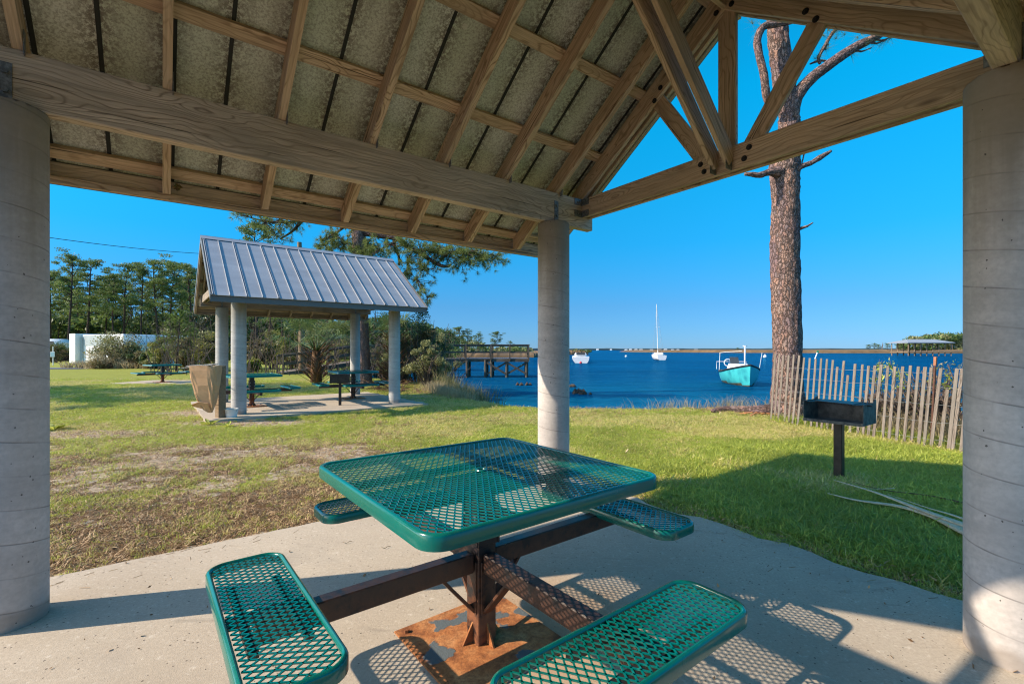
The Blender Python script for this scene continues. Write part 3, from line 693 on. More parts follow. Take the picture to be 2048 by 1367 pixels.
def picnic_table(loc, rz, label, detail=True):
    root = thing('picnic_table', loc, rz, label, 'picnic table', 'green expanded metal picnic tables with four attached seats')
    ht, zt, hs = .592, .802, .462
    lw, sw = (.050, .032) if detail else (.14, .09); wd = .0056 if detail else .03
    m = MB(); rim(m, ht, ht, .085, .050, .024, zt); top = m.build('tabletop', M['green'], root, True, 40)
    m = MB(); expmesh(m, ht - .018, ht - .018, .07, zt - .003, lw, sw, wd, .004, 'y', .03)
    if detail: m.tube([(.024 * cos(t), .024 * sin(t), zt - .003) for t in np.linspace(0, 2 * pi, 25)], .006, 6, False)
    m.build('top_mesh', M['green'], top)
    m = MB()
    for s in (-1, 1): m.box((0, s * .21, zt - .035), (2 * ht - .05, .035, .03), ch=.003); m.box((s * .21, 0, zt - .0365), (.035, 2 * ht - .05, .027), ch=.003)
    m.build('top_brace', M['steel'], top)
    for k in range(4):
        a = k * pi / 2; e = bpy.data.objects.new('tmp', None)
        R = Matrix.Rotation(a, 4, 'Z')
        def B(m_, name, mat, par, sm=False):
            V = []
            for v in m_.v: V.append((np.c_[v, np.ones(len(v))] @ np.array(R).T)[:, :3])
            m_.v = V; return m_.build(name, mat, par, sm, 40)
        bpy.data.objects.remove(e)
        c = .915; hw, hl = .148, .49; off = -.045 if k == 3 else 0.
        def shift(m_, n0): m_.v[n0:] = [v + np.array([c, off, 0]) for v in m_.v[n0:]]
        m = MB(); rim(m, hw, hl, .085, .045, .021, hs); shift(m, 0); seat = B(m, 'seat', M['green'], root, True)
        m = MB(); expmesh(m, hl - .016, hw - .016, .09, hs - .003, lw * .98, sw * .98, wd, .004, 'x'); shift(m, 0); B(m, 'seat_mesh', M['green'], seat)
        m = MB(); m.box((c, 0, hs - .026), (.26, .075, .012), ch=.001)
        for s in (-1, 1): m.box((c + s * .08, 0, hs - .018), (.03, .5, .02), ch=.001)
        B(m, 'seat_bracket', M['steel'], seat)
        m = MB(); m.box((c / 2 + .05, 0, .385), (c - .02, .062, .088), ch=.005)
        B(m, 'arm', M['steel'], root)
        m = MB(); m.bar((.045, 0, .15), (.22, 0, .35), .05, .014, up=(-.7, 0, .7), ch=.002); B(m, 'brace', M['steel'], root)
        m = MB(); m.add([(.05, -.004, .008), (.105, -.004, .008), (.05, -.004, .10), (.05, .004, .008), (.105, .004, .008), (.05, .004, .10)], [(0, 1, 2), (5, 4, 3), (0, 3, 4, 1), (1, 4, 5, 2), (2, 5, 3, 0)]); B(m, 'gusset', M['rust'], root)
        m = MB(); m.box((.056, 0, .56), (.008, .13, .19), ch=.002); m.box((.053, 0, .27), (.006, .075, .24), ch=.002)
        bl = B(m, 'clamp_plate', M['steel'], root)
        m = MB()
        for s in (-1, 1):
            for z in (.52, .60): m.tube([(.059, s * .045, z), (.068, s * .045, z)], .011, 6)
        B(m, 'bolt', M['galv'], bl)
    m = MB(); m.box((0, 0, .38), (.10, .10, .76), ch=.004); m.build('post', M['steel'], root)
    m = MB(); m.box((0, 0, .74), (.34, .34, .012), ch=.002); m.build('mounting_plate', M['steel'], root)
    m = MB(); m.box((0, -.005, .0045), (.61, .61, .009), ch=.002)
    for x in (-1, 1):
        for y in (-1, 1): m.tube([(x * .26, y * .26 - .005, .009), (x * .26, y * .26 - .005, .022)], .013, 6)
    m.build('base_plate', M['rust'], root)
    return root
TP = w2(1.212, 1.87)
picnic_table((*TP, 0), RZ + radians(1.2), 'large green perforated picnic table under the nearest pavilion roof')
def far_table(px, py, z, rz, label, det=False):
    p = gnd(px, py, z); return picnic_table((p.x, p.y, z), rz, label, det)
far_table(503.6, 812, -.06, rf + .05, 'green picnic table under the second pavilion beside its front left column')
far_table(706, 796, -.06, rf - .04, 'green picnic table under the second pavilion near its right columns')
pt3 = gnd(325, 764, -.11); far_table(325, 764, -.10, rf + .3, 'green picnic table standing alone in the open left of the second pavilion')
slab([(pt3.x + x, pt3.y + y) for x, y in ((-1.7, -1.1), (1.9, -1.3), (2.1, 1.3), (-1.5, 1.4))], -.098, 'concrete_slab')

# ------------------------------------------------------------------ grills
def grill(loc, rz, label, hz=.62, mat='ash'):
    root = thing('park_grill', loc, rz, label, 'barbecue grill', 'pedestal grills')
    w, d, h, t = .56, .38, .215, .006                     # open front faces -X
    m = MB(); m.box((0, 0, hz + t / 2), (d, w, t), ch=.001); m.box((-d / 2 - .004, 0, hz + .012), (.006, w, .03), ch=.001)
    m.box((d / 2 - t / 2, 0, hz + h / 2), (t, w - .002, h), ch=.001)
    for s in (-1, 1): m.box((0, s * (w / 2 - t / 2), hz + h / 2 + .003), (d - .002, t, h + .006), ch=.001); m.add([(x, s * (w / 2 + e), z) for e in (0.001, -.006) for x, z in ((d / 2, hz + h), (d / 2, hz + h + .035), (d / 2 - .06, hz + h + .03), (d / 2 - .09, hz + h))], [(0, 1, 2, 3), (7, 6, 5, 4), (0, 4, 5, 1), (1, 5, 6, 2), (2, 6, 7, 3)])
    m.build('firebox', M[mat], root)
    m = MB()
    for i in range(17): y = -w / 2 + .035 + i * (w - .07) / 16; m.tube([(-d / 2 - .01, y, hz + h - .004), (d / 2 - .02, y, hz + h - .01)], .005, 6)
    m.box((-.03, 0, hz + h + .004), (d - .1, w * .62, .006), np.array(Matrix.Rotation(.03, 3, 'X')), .001)
    for s in (-1, 1): m.bar((-d / 2 + .01, s * (w / 2 - .01), hz + h), (d / 2 - .02, s * (w / 2 - .01), hz + h - .008), .012, .012, ch=.001)
    m.tube([(-.08, -w / 2 - .04, hz + h - .01), (-.08, w / 2 + .04, hz + h - .01)], .008, 8)
    m.build('grate', M['grillsteel'], root)
    m = MB(); m.box((0, 0, hz / 2 - .12), (.082, .082, hz + .235), ch=.006); m.box((0, 0, hz - .01), (.16, .16, .012), ch=.001); m.build('pedestal', M['grillsteel'], root)
    return root
p = gnd(1678, 961, -.06); grill((p.x, p.y, g1(p.x, p.y)), RZ, 'black box grill on a square post in front of the picket fence', .635)
p = gnd(680, 812, -.09); sg_ = grill((p.x, p.y, g1(p.x, p.y)), radians(-72), 'small dark box grill on a thin post in front of the second pavilion', .62, 'grillsteel'); sg_.scale = (.72, .86, 1.02)

# ------------------------------------------------------------------ waste post with cardboard, bucket
p = gnd(441, 838, -.1); WP = p
root = thing('bag_post', (p.x, p.y, g1(p.x, p.y)), -.55, 'short square wooden post with white clamp beside second pavilion', 'post')
m = MB(); m.box((0, 0, .53), (.15, .15, 1.24), ch=.006); m.build('post', M['wood_post'], root)
m = MB(); m.box((-.12, -.02, 1.135), (.24, .12, .018), ch=.002); m.box((-.09, -.085, 1.05), (.05, .02, .15), ch=.002); m.tube([(-.09, -.09, 1.07), (-.30, -.09, 1.06), (-.62, -.05, 1.05), (-.72, .05, 1.05)], .008, 6); m.build('bag_clamp', M['plastic'], root)
# cardboard
def at2(px, py, Y): v = at(px, py, Y); return (v.x, v.y, v.z)
rc_ = np.random.RandomState(3); Yc = 9.62; rows = [(731, 384, 438, .30), (740, 385, 438, .30), (755, 387, 437, .28), (770, 390, 436, .25), (785, 393, 434, .22), (798, 397, 432, .18), (810, 403, 429, .13), (818, 409, 426, .09), (824, 416, 424, .04)]
V = []; kk = 24
for y_, xa, xb, dd in rows:
    pa_, pb_ = np.array(at2(xa, y_, Yc)), np.array(at2(xb, y_, Yc)); ce = (pa_ + pb_) / 2; hw_ = (pb_ - pa_)[0] / 2
    for i in range(kk):
        a_ = 2 * pi * (i + .5) / kk; cx_, sx_ = cos(a_), sin(a_); e_ = .38
        V.append(ce + np.array([hw_ * np.sign(cx_) * abs(cx_) ** e_, dd * .5 * np.sign(sx_) * abs(sx_) ** e_, 0]) + rc_.normal(size=3) * .006)
m = MB(); m.add(V, [(i * kk + k, (i + 1) * kk + k, (i + 1) * kk + (k + 1) % kk, i * kk + (k + 1) % kk) for i in range(len(rows) - 1) for k in range(kk)] + [tuple((len(rows) - 1) * kk + k for k in range(kk))])
m.add([at2(384, 808, 9.60), at2(398, 803, 9.50), at2(416, 806, 9.50), at2(421, 820, 9.58), at2(402, 816, 9.72), at2(386, 812, 9.68)], [(0, 1, 2, 3, 4, 5)])
ob = m.build('cardboard_box', M['card']); tag(ob, 'crumpled brown cardboard box hanging from the wooden bag post', 'cardboard box')
sol = ob.modifiers.new('thick', 'SOLIDIFY'); sol.thickness = .006
m = MB()
for (q0, q1, w_, z_) in (((370, 735), (430, 729), .30, 0), ((378, 731), (436, 727), .22, .03)):
    a = np.array(at2(*q0, 9.6)); b = np.array(at2(*q1, 9.7)); m.bar(a, b, w_, .012, ch=.002)
ob2 = m.build('lid_flap', M['card_pale'], ob)
p = gnd(463, 836, -.09)
root = thing('bucket', (p.x, p.y, g1(p.x, p.y) + .005), 0, 'small white plastic bucket at the foot of the second pavilion column', 'bucket')
m = MB(); seg = 28; rr = [(.0, .0), (.095, 0), (.125, .21), (.133, .212), (.133, .225), (.12, .225), (.09, .01), (0, .01)]
V = [(r * cos(2 * pi * k / seg), r * sin(2 * pi * k / seg), z) for r, z in rr for k in range(seg)]
m.add(V, [(i * seg + k, i * seg + (k + 1) % seg, (i + 1) * seg + (k + 1) % seg, (i + 1) * seg + k) for i in range(len(rr) - 1) for k in range(seg)]); m.build('pail', M['plastic'], root, True, 40)
m = MB(); m.tube([(.13 * cos(t), -.02 - .10 * sin(t) * .3, .20 - .09 * sin(t)) for t in np.linspace(0, pi, 14)], .003, 5); m.build('handle', M['wire'], root)
#@@P2
# ------------------------------------------------------------------ plants: builders
def unit(v): return v / (np.linalg.norm(v, axis=-1, keepdims=True) + 1e-9)
def leaves(mb, C, ln, wd, rng, D=None, droop=0., mi=0):
    """one rhombus leaf at each centre"""
    C = np.asarray(C, float); n = len(C)
    d = unit(rng.normal(size=(n, 3))) if D is None else unit(np.asarray(D) + rng.normal(size=(n, 3)) * .5)
    d[:, 2] -= droop; d = unit(d); q = unit(np.cross(d, rng.normal(size=(n, 3))))
    k = (.65 + .7 * rng.rand(n))[:, None]
    a = C - d * ln / 2 * k; b = C + d * ln / 2 * k; w = q * wd / 2 * k
    V = np.stack([a, C + w, b, C - w], 1).reshape(-1, 3)
    mb.raw(V, np.arange(4 * n).reshape(n, 4), mi)
def needles(mb, C, D, n, ln, wd, rng, spread=.9):
    """bursts of n needles around direction D at every centre"""
    C = np.repeat(np.asarray(C, float), n, 0); D = np.repeat(unit(np.asarray(D, float)), n, 0); N = len(C)
    d = unit(D + rng.normal(size=(N, 3)) * spread); L = ln * (.6 + .5 * rng.rand(N))[:, None]
    q = unit(np.cross(d, rng.normal(size=(N, 3)))) * wd / 2
    b = C + d * L; b[:, 2] -= (L[:, 0] ** 2) * .4
    V = np.stack([C - q, C + q, b], 1).reshape(-1, 3); mb.raw(V, np.arange(3 * N).reshape(N, 3))
def blob(c, r, n, rng, flat=.6):
    p = unit(rng.normal(size=(n, 3))) * (rng.rand(n, 1) ** .45); p *= np.array([r, r, r * flat]); return p + np.array(c)
def curve(P, k=8):
    P = np.array(P, float); Q = np.vstack([2 * P[0] - P[1], P, 2 * P[-1] - P[-2]]); out = []
    for i in range(1, len(Q) - 2):
        for t in np.linspace(0, 1, k, endpoint=False):
            a, b, c, d = Q[i - 1], Q[i], Q[i + 1], Q[i + 2]
            out.append(.5 * ((2 * b) + (c - a) * t + (2 * a - 5 * b + 4 * c - d) * t * t + (3 * b - a - 3 * c + d) * t ** 3))
    out.append(P[-1]); return np.array(out)
def wander(p0, d, L, k, rng, wob=.25, grav=0.):
    P = [np.array(p0, float)]; d = unit(np.array(d, float))
    for i in range(k):
        d = unit(d + rng.normal(size=3) * wob + np.array([0, 0, grav])); P.append(P[-1] + d * L / k)
    return np.array(P)

def tall_pine(seed, h, name='pine_tree', crown0=.55, R=2.6, mat='needle_far', clump=1.2, nper=95):
    """bare trunk with a tiered crown; base at the origin"""
    rng = np.random.RandomState(seed); root = thing(name, (0, 0, 0), 0)
    P = wander((0, 0, -.3), (rng.normal() * .03, rng.normal() * .03, 1), h + .3, 12, rng, .028, .05)
    rad = np.linspace(h * .0125 + .03, .05, len(P)); m = MB(); m.tube(P, rad, 9); cr = MB()
    def pt(t): i = t * (len(P) - 1); j = min(int(i), len(P) - 2); return P[j] + (P[j + 1] - P[j]) * (i - j)
    k = int(19 + 7 * rng.rand())
    for i in range(k):
        t = crown0 + (1 - crown0) * (i + rng.rand() * .6) / k; a = rng.rand() * 2 * pi + i * 2.4
        u = (t - crown0) / (1 - crown0); L = R * (.45 + .75 * sin(pi * min(1, .18 + u * .8))) * (.5 + .7 * rng.rand())
        if u > .93: L *= .45
        p0 = pt(min(t, .985)); B = wander(p0, (cos(a), sin(a), .25 + .35 * u), L, 5, rng, .16, .05)
        m.tube(B, np.linspace(.055 + .02 * (1 - u), .02, 6), 5)
        for j in (3, 5):
            c = B[j] + rng.normal(size=3) * .15
            leaves(cr, blob(c, clump * (.5 + .45 * rng.rand()), nper, rng, .34), .36, .10, rng)
    leaves(cr, blob(P[-1], clump * .8, nper, rng, .7), .42, .085, rng)
    for i in range(3):                                            # dead stubs
        t = crown0 * (.55 + .4 * rng.rand()); a = rng.rand() * 6.3; m.tube(wander(pt(t), (cos(a), sin(a), .1), .9, 3, rng, .2), [.04, .03, .02, .01], 4)
    m.build('trunk', M['bark_far'], root, True); cr.build('crown', M[mat], root)
    return root

def bush(name, loc, label, cat, R, h, mats, n=1800, ln=.12, wd=.05, stems=14, seed=1, bare=.0, group=None, clumps=14, stem_mat='twig', flat=.7, low=.15):
    rng = np.random.RandomState(seed); root = thing(name, loc, rng.rand() * 6, label, cat, group)
    m = MB(); tips = []
    for i in range(stems):
        a = rng.rand() * 2 * pi; b = rng.rand() ** .6
        P = wander((cos(a) * R * .15, sin(a) * R * .15, -.1), (cos(a) * b * R * .8, sin(a) * b * R * .8, h * .75), h * (.7 + .4 * rng.rand()) * (1 - .25 * b), 6, rng, .16)
        m.tube(P, np.linspace(.022, .006, 7) * (1 + h * .12), 5)
        for j in (2, 3, 4, 5):
            for q in range(2):
                Q = wander(P[j], (rng.normal(), rng.normal(), .5 + rng.rand()), R * (.25 + .3 * rng.rand()), 3, rng, .3); m.tube(Q, [.009, .007, .005, .003], 4, False); tips.append(Q[-1])
    m.build('stems', M[stem_mat], root, True)
    if n:
        cr = MB(); T = np.array(tips)
        mats = mats if isinstance(mats, list) else [mats]
        for i in range(clumps):
            if rng.rand() < .45: c = T[rng.randint(len(T))]
            else: a = rng.rand() * 6.3; q = rng.rand() ** .5 * R * .8; zz = low + rng.rand() * (1 - low); c = np.array([cos(a) * q * (1.1 - .45 * zz), sin(a) * q * (1.1 - .45 * zz), h * zz * .92])
            leaves(cr, blob(c, R * (.22 + .2 * rng.rand()), max(8, n // clumps), rng, flat), ln, wd, rng, None, .25, rng.randint(len(mats)))
        cr.build('foliage', [M[q] for q in mats], root)
    return root

# ------------------------------------------------------------------ scattered ground cover (points -> instances)
def scatter(name, pts, scl, src, mat_kind='stuff', tilt=.25, seed=0):
    rng = np.random.RandomState(seed); n = len(pts); me = bpy.data.meshes.new(name); me.vertices.add(n); me.vertices.foreach_set('co', np.asarray(pts, np.float32).ravel())
    r = np.column_stack([rng.normal(size=n) * tilt, rng.normal(size=n) * tilt, rng.rand(n) * 6.283]).astype(np.float32)
    a = me.attributes.new('rt', 'FLOAT_VECTOR', 'POINT'); a.data.foreach_set('vector', r.ravel())
    a = me.attributes.new('sc', 'FLOAT', 'POINT'); a.data.foreach_set('value', np.asarray(scl, np.float32))
    o = bpy.data.objects.new(name, me); COL.objects.link(o)
    g = bpy.data.node_groups.new(name + '_nodes', 'GeometryNodeTree')
    g.interface.new_socket('Geometry', in_out='INPUT', socket_type='NodeSocketGeometry'); g.interface.new_socket('Geometry', in_out='OUTPUT', socket_type='NodeSocketGeometry')
    gi = g.nodes.new('NodeGroupInput'); go = g.nodes.new('NodeGroupOutput'); ip = g.nodes.new('GeometryNodeInstanceOnPoints'); oi = g.nodes.new('GeometryNodeObjectInfo')
    oi.inputs[0].default_value = src; oi.transform_space = 'ORIGINAL'
    def na(nm, dt): q = g.nodes.new('GeometryNodeInputNamedAttribute'); q.data_type = dt; q.inputs[0].default_value = nm; return q.outputs[0]
    g.links.new(gi.outputs[0], ip.inputs['Points']); g.links.new(oi.outputs['Geometry'], ip.inputs['Instance'])
    g.links.new(na('rt', 'FLOAT_VECTOR'), ip.inputs['Rotation']); g.links.new(na('sc', 'FLOAT'), ip.inputs['Scale']); g.links.new(ip.outputs[0], go.inputs[0])
    md = o.modifiers.new('scatter', 'NODES'); md.node_group = g
    tag(o, kind='stuff'); return o
def tuft(name, n, h, w, rng, mat, spread=.5, R=.03, flat=0.):
    m = MB(); V = []; Fc = []
    for i in range(n):
        a = rng.rand() * 6.283; r = rng.rand() ** .5 * R; b = np.array([cos(a) * r, sin(a) * r, -.006]); hh = h * (.5 + .6 * rng.rand())
        o = np.array([rng.normal(), rng.normal(), 0]) * spread; q = unit(np.array([-o[1], o[0], 0]) + 1e-6) * w / 2 * (.7 + .6 * rng.rand())
        k = len(V); up = np.array([0, 0, 1.]) * (1 - flat)
        p1 = b + (o * .35 + up) * hh * .55; p2 = b + (o + up * .95 - np.array([0, 0, .12 * np.hypot(*o[:2])])) * hh
        V += [b - q, b + q, p1 + q * .85, p1 - q * .85, p2]; Fc += [(k, k + 1, k + 2, k + 3), (k + 3, k + 2, k + 4)]
    m.add(V, Fc); return m.build(name, mat)
rg = np.random.RandomState(11)
def pts_in(n, y0, y1, pw):
    Y = (y0 ** pw + rg.rand(n) * (y1 ** pw - y0 ** pw)) ** (1 / pw); X = (rg.rand(n) * 2 - 1) * (1.12 * Y + .3); return X, Y
def lawn_ok(X, Y):
    a, n = an(X, Y); e = .05 * (fbm(X * 4, Y * 4, 2) - .5) * 2
    slab1 = (a > -1.25) & (a < 3.50 + e) & (n > -.25) & (n < 3.94 + e * .6)
    dx, dy = X - FO[0], Y - FO[1]; a2 = dx * c_ + dy * s_; n2 = -dx * s_ + dy * c_
    slab2 = (a2 > -1.28 + e) & (a2 < 3.68) & (n2 > -.33 + e) & (n2 < 4.03)
    p3 = (abs(X - pt3.x) < 1.8) & (abs(Y - pt3.y) < 1.2)
    return ~slab1 & ~slab2 & ~p3
X1, Y1 = pts_in(120000, 1.6, 9, 1.1); X2, Y2 = pts_in(95000, 9, 24, 1.0)
X = np.concatenate([X1, X2]); Y = np.concatenate([Y1, Y2]); k = lawn_ok(X, Y) & (shore_d(X, Y) > .25); X, Y = X[k], Y[k]
L_, S_, B_ = patches(X, Y); Z = gz(X, Y); r = rg.rand(len(X)); fn = fbm(X * 1.6, Y * 1.6, 3); fd = fbm(X * .6 + 20, Y * .6, 3)
bare = np.clip(L_ * .80 + S_ * 1.25 + B_ * 1.4, 0, 1); size = (1 + np.clip(Y - 5, 0, 14) * .055)
green = (r > bare * .93); kind = rg.rand(len(X)); an_, nn_ = an(X, Y)
lush = sstep(3.4, 3.9, an_) * sstep(4.2, 3.2, nn_) * sstep(8.5, 6.5, Y)
straw = green & (kind < np.clip(.10 + .85 * sstep(.46, .66, fd) + .3 * L_ - lush * .4, 0, .8)) ; gr = green & ~straw
tufts = {}
for kx, (nm, mt) in enumerate((('grass_tuft', 'grass_a'), ('straw_grass_tuft', 'grass_b'), ('litter_tuft', 'grass_c'))):
    for j in range(3):
        rr_ = np.random.RandomState(kx * 7 + j)
        t = tuft(nm, 12, .040 if kx < 2 else .028, .0042 if kx < 2 else .0075, rr_, M[mt], .75 if kx < 2 else 1.3, .034 if kx < 2 else .06, 0. if kx < 2 else .62)
        xx, yy = [(4.3 + .1 * j, 5.4 + .2 * kx), (-2.0 - .2 * j, 6.4 + .2 * kx), (-2.4 - .2 * j, 4.6)][kx]; t.location = (xx, yy, g1(xx, yy)); tag(t, kind='stuff'); tufts[(kx, j)] = t
vr = rg.randint(0, 3, len(X))
for kx, mask in ((0, gr), (1, straw)):
    for j in range(3):
        q = mask & (vr == j); sc_ = size[q] * (.65 + .7 * rg.rand(q.sum())) * (1 + .9 * lush[q] + .5 * (fn[q] - .5)); scatter(('lawn_grass', 'lawn_straw')[kx], np.column_stack([X[q], Y[q], Z[q]]), sc_, tufts[(kx, j)], seed=j)
X3, Y3 = pts_in(95000, 1.8, 13, 1.15); k = lawn_ok(X3, Y3) & (shore_d(X3, Y3) > .4); X3, Y3 = X3[k], Y3[k]; L3, S3, B3 = patches(X3, Y3); k = rg.rand(len(X3)) < np.clip(L3 * .95 * (1 - .8 * S3) + .05 + .18 * S3, 0, 1) * (1 - B3)
X3, Y3 = X3[k], Y3[k]; v3 = rg.randint(0, 3, len(X3))
for j in range(3):
    q = v3 == j; scatter('leaf_litter', np.column_stack([X3[q], Y3[q], gz(X3[q], Y3[q])]), (.6 + .8 * rg.rand(q.sum())) * (1 + .05 * np.clip(Y3[q] - 5, 0, 9)), tufts[(2, j)], tilt=.4, seed=9 + j)

# tall grass and reeds on the bank
def reed_bed(name, XY, h, w, mat, n_each, seed, lean=.25):
    rng = np.random.RandomState(seed); m = MB(); C = np.repeat(np.asarray(XY, float), n_each, 0); N = len(C)
    x = C[:, 0] + rng.normal(size=N) * .09; y = C[:, 1] + rng.normal(size=N) * .09; z = gz(x, y); z = np.maximum(z, -.78); hh = h * (.5 + .7 * rng.rand(N))
    d = rng.normal(size=(N, 2)) * lean; b = np.column_stack([x, y, z]); mid = b + np.column_stack([d * .35 * hh[:, None], hh * .6]); tip = b + np.column_stack([d * hh[:, None], hh])
    q = np.column_stack([rng.normal(size=(N, 2)), np.zeros(N)]); q = unit(q) * w / 2
    V = np.stack([b - q, b + q, mid + q * .8, mid - q * .8, tip], 1).reshape(-1, 3); i5 = np.arange(N)[:, None] * 5
    m.raw(V, i5 + np.array([0, 1, 2, 3])); m.n -= 0
    f = (i5 + np.array([3, 2, 4])) + (m.n - len(V)); m.f += f.tolist(); m.m += [0] * N
    return tag(m.build(name, M[mat]), kind='stuff')
def pxy(lst, z): return [tuple(gnd(x, y, z)[:2]) for x, y in lst]
rr1 = np.random.RandomState(4)
def line_pts(P, k, jit):
    P = np.array(P); t = rr1.rand(k) * (len(P) - 1); i = np.minimum(t.astype(int), len(P) - 2); return P[i] + (P[i + 1] - P[i]) * (t - i)[:, None] + rr1.normal(size=(k, 2)) * jit
reed_bed('reeds', line_pts([(-3.6, 21.0), (-2.6, 19.0), (-1.7, 17.0), (-1.15, 15.5)], 210, .36), .85, .016, 'reed', 9, 1)
reed_bed('straw_bank_grass', line_pts([(-3.0, 17.6), (-2.2, 16.2), (-1.6, 15.0), (-.8, 14.4)], 230, .30), .34, .012, 'drygrass', 12, 2, .5)
reed_bed('bank_grass', line_pts([(2.6, 12.35), (3.8, 12.25), (5.2, 12.2), (6.0, 11.6), (7.2, 10.2), (7.8, 8.2)], 150, .18), .34, .009, 'drygrass', 7, 3, .5)
reed_bed('fence_weeds', line_pts([(5.75, 9.9), (6.2, 8.6), (6.35, 7.6), (6.6, 6.6)], 260, .16), .17, .010, 'grass_a', 8, 5, .7)
reed_bed('fence_dry_weeds', line_pts([(6.2, 9.6), (6.7, 8.4), (6.9, 7.4), (7.1, 6.3)], 230, .2), .42, .008, 'drygrass', 8, 6, .6)
reed_bed('dry_clump', line_pts([(-35.5, 38.4), (-33, 38), (-31, 38), (-28, 37.5)], 150, .6), .62, .05, 'drygrass', 9, 7, .6)

# ------------------------------------------------------------------ picket fence
FB = [(1530, 833), (1542, 836), (1568, 842), (1599, 849), (1650, 858), (1705, 868), (1788, 886), (1850, 897), (1905, 908), (1990, 925)]
FT = [(1545, 706), (1587, 711), (1631, 716), (1667, 719.5), (1711, 727), (1738, 730), (1776, 731), (1821, 732), (1851, 734), (1882, 736), (1914, 736), (2000, 738)]
fence = thing('picket_fence', (0, 0, 0), 0, 'leaning weathered wooden slat fence wired together beside the water', 'fence')
tz = [515, 543, 570, 606, 641, 678, 712, 750, 790, 828, 868, 908, 938, 983, 1010, 1060, 1110, 1152, 1195, 1238, 1283, 1330, 1385, 1438, 1492, 1538, 1580, 1645, 1690, 1755, 1790, 1840, 1895, 1950]
prev = None; wires = [[] for _ in range(5)]
for i, z_ in enumerate(tz):
    tx = 1400 + z_ / 3.413; sh = 9 + (tx - 1550) * .02; bx = tx - sh
    by = np.interp(bx, *zip(*FB)); ty = np.interp(tx, *zip(*FT)) + RNG.normal() * 1.3
    if i == 12: ty += 11
    if i == 14: ty += 25
    if i == 28: ty += 42
    B = gnd(bx, by, -.10); B.z = g1(B.x, B.y) - .02; T = at(tx, ty, B.y)
    b = np.array(B); t = np.array(T); b[1] += RNG.normal() * .02; b[0] += RNG.normal() * .012; w = .042 + RNG.rand() * .008
    fd_ = np.array([.22, -.975, 0])
    m = MB(); m.bar(b, t, w, .011, up=(.9, .25, 0.02), ch=.002); m.build('picket', M['wood_grey'], fence)
    for k_, f_ in enumerate((.13, .34, .55, .76, .93)):
        if t[2] - b[2] > f_ * 1.25 - .1: wires[k_].append(b + (t - b) * (f_ * 1.22 / max(np.linalg.norm(t - b), .3)) + np.array([-.008 * (-1) ** i, 0, RNG.normal() * .006]))
for wv in wires:
    m = MB(); m.tube(curve(wv, 3), .0024, 4, False); m.build('wire', M['wire'], fence)
B = gnd(1862, 898, -.1); T = at(1871, 713, B.y - .05)
root = thing('metal_stake', (0, 0, 0), 0, 'rusty metal fence stake with an orange painted tip among the pickets', 'stake')
m = MB(); d = np.array(T) - np.array(B); m.bar(np.array(B) - d * .05, np.array(B) + d * .90, .026, .024, up=(.9, .25, 0), ch=.003); m.build('shaft', M['rustpost'], root)
m = MB(); m.bar(np.array(B) + d * .902, T, .036, .028, up=(.9, .25, 0), ch=.003); m.build('painted_tip', M['orange'], root)

# ------------------------------------------------------------------ big pine by the fence
def px3(lst, Y): return np.array([at(x, y, Y + dy)[:] for x, y, dy in lst])
YP = 10.75
pine = thing('pine_tree', (0, 0, 0), 0, 'thick bare pine trunk with plated bark rising behind the picket fence', 'tree')
tr = px3([(1578, 850, 0), (1577, 835, 0), (1576, 815, 0), (1575, 780, 0), (1575, 740, 0), (1575, 700, 0), (1572, 600, 0), (1570, 500, 0), (1571, 420, 0), (1570, 355, 0), (1570, 330, 0), (1576, 290, .02), (1578, 250, .03), (1578, 222, .04), (1572, 190, .05), (1566, 150, .06), (1560, 110, .06), (1555, 60, .06), (1552, 0, .08), (1548, -120, .1), (1540, -260, .1)], YP)
tw = .85 * np.array([128, 92, 78, 68, 63, 60, 62, 62, 60, 60, 64, 52, 46, 44, 46, 46, 45, 44, 40, 34, 24]) / 2 * YP / F
def trunk_mesh(P, Rr, k=10, seg=40, seed=3, amp=.035):
    C = curve(np.column_stack([P, Rr]), k); m = MB(); m.tube(C[:, :3], C[:, 3], seg); V = m.v[0]; G = m.g[0]; rng = np.random.RandomState(seed); n = len(C)
    th = np.tile(np.arange(seg) / seg, n); ln = np.repeat(np.arange(n), seg) / k
    dsp = (vnoise(ln * 3.1 + 3, th * 9) * vnoise(ln * 3.1 + 3, (th * 9) % 9 * 0 + 2) * .4 + vnoise(ln * 7, np.abs(th - .5) * 26) - .6) * amp
    cen = np.repeat(C[:, :3], seg, 0); d = unit(V - cen); m.v[0] = np.array(V) + d * dsp[:, None]; return m
m = trunk_mesh(tr, tw, 12, 64); trunk = m.build('trunk', M['bark'], pine, True)
def limb(px_, w_, name='limb', par=pine, mat='bark', Y=YP, k=6, amp=.012):
    P = px3(px_, Y); R_ = np.array(w_) / 2 * Y / F; m = trunk_mesh(P, R_, k, 18, len(px_), amp); return m.build(name, M[mat], par, True)
limb([(1578, 240, 0), (1586, 205, -.02), (1600, 182, -.05), (1625, 155, -.1), (1650, 136, -.15), (1673, 119, -.2), (1700, 101, -.2), (1721, 89, -.2), (1763, 68, -.2), (1800, 40, -.2), (1850, -10, -.2)], [34, 30, 25, 21, 20, 19, 18, 17, 13, 11, 8])
limb([(1545, 215, -.1), (1533, 190, -.25), (1528, 150, -.3), (1519, 113, -.3), (1515, 80, -.3), (1527, 54, -.3), (1550, 50, -.32), (1576, 46, -.35), (1600, 40, -.4)], [18, 15, 14, 14, 14, 13, 11, 8, 6])
limb([(1560, 345, -.12), (1540, 344, -.22), (1520, 350, -.28), (1505, 349, -.3), (1490, 348, -.32)], [26, 14, 11, 9, 6])
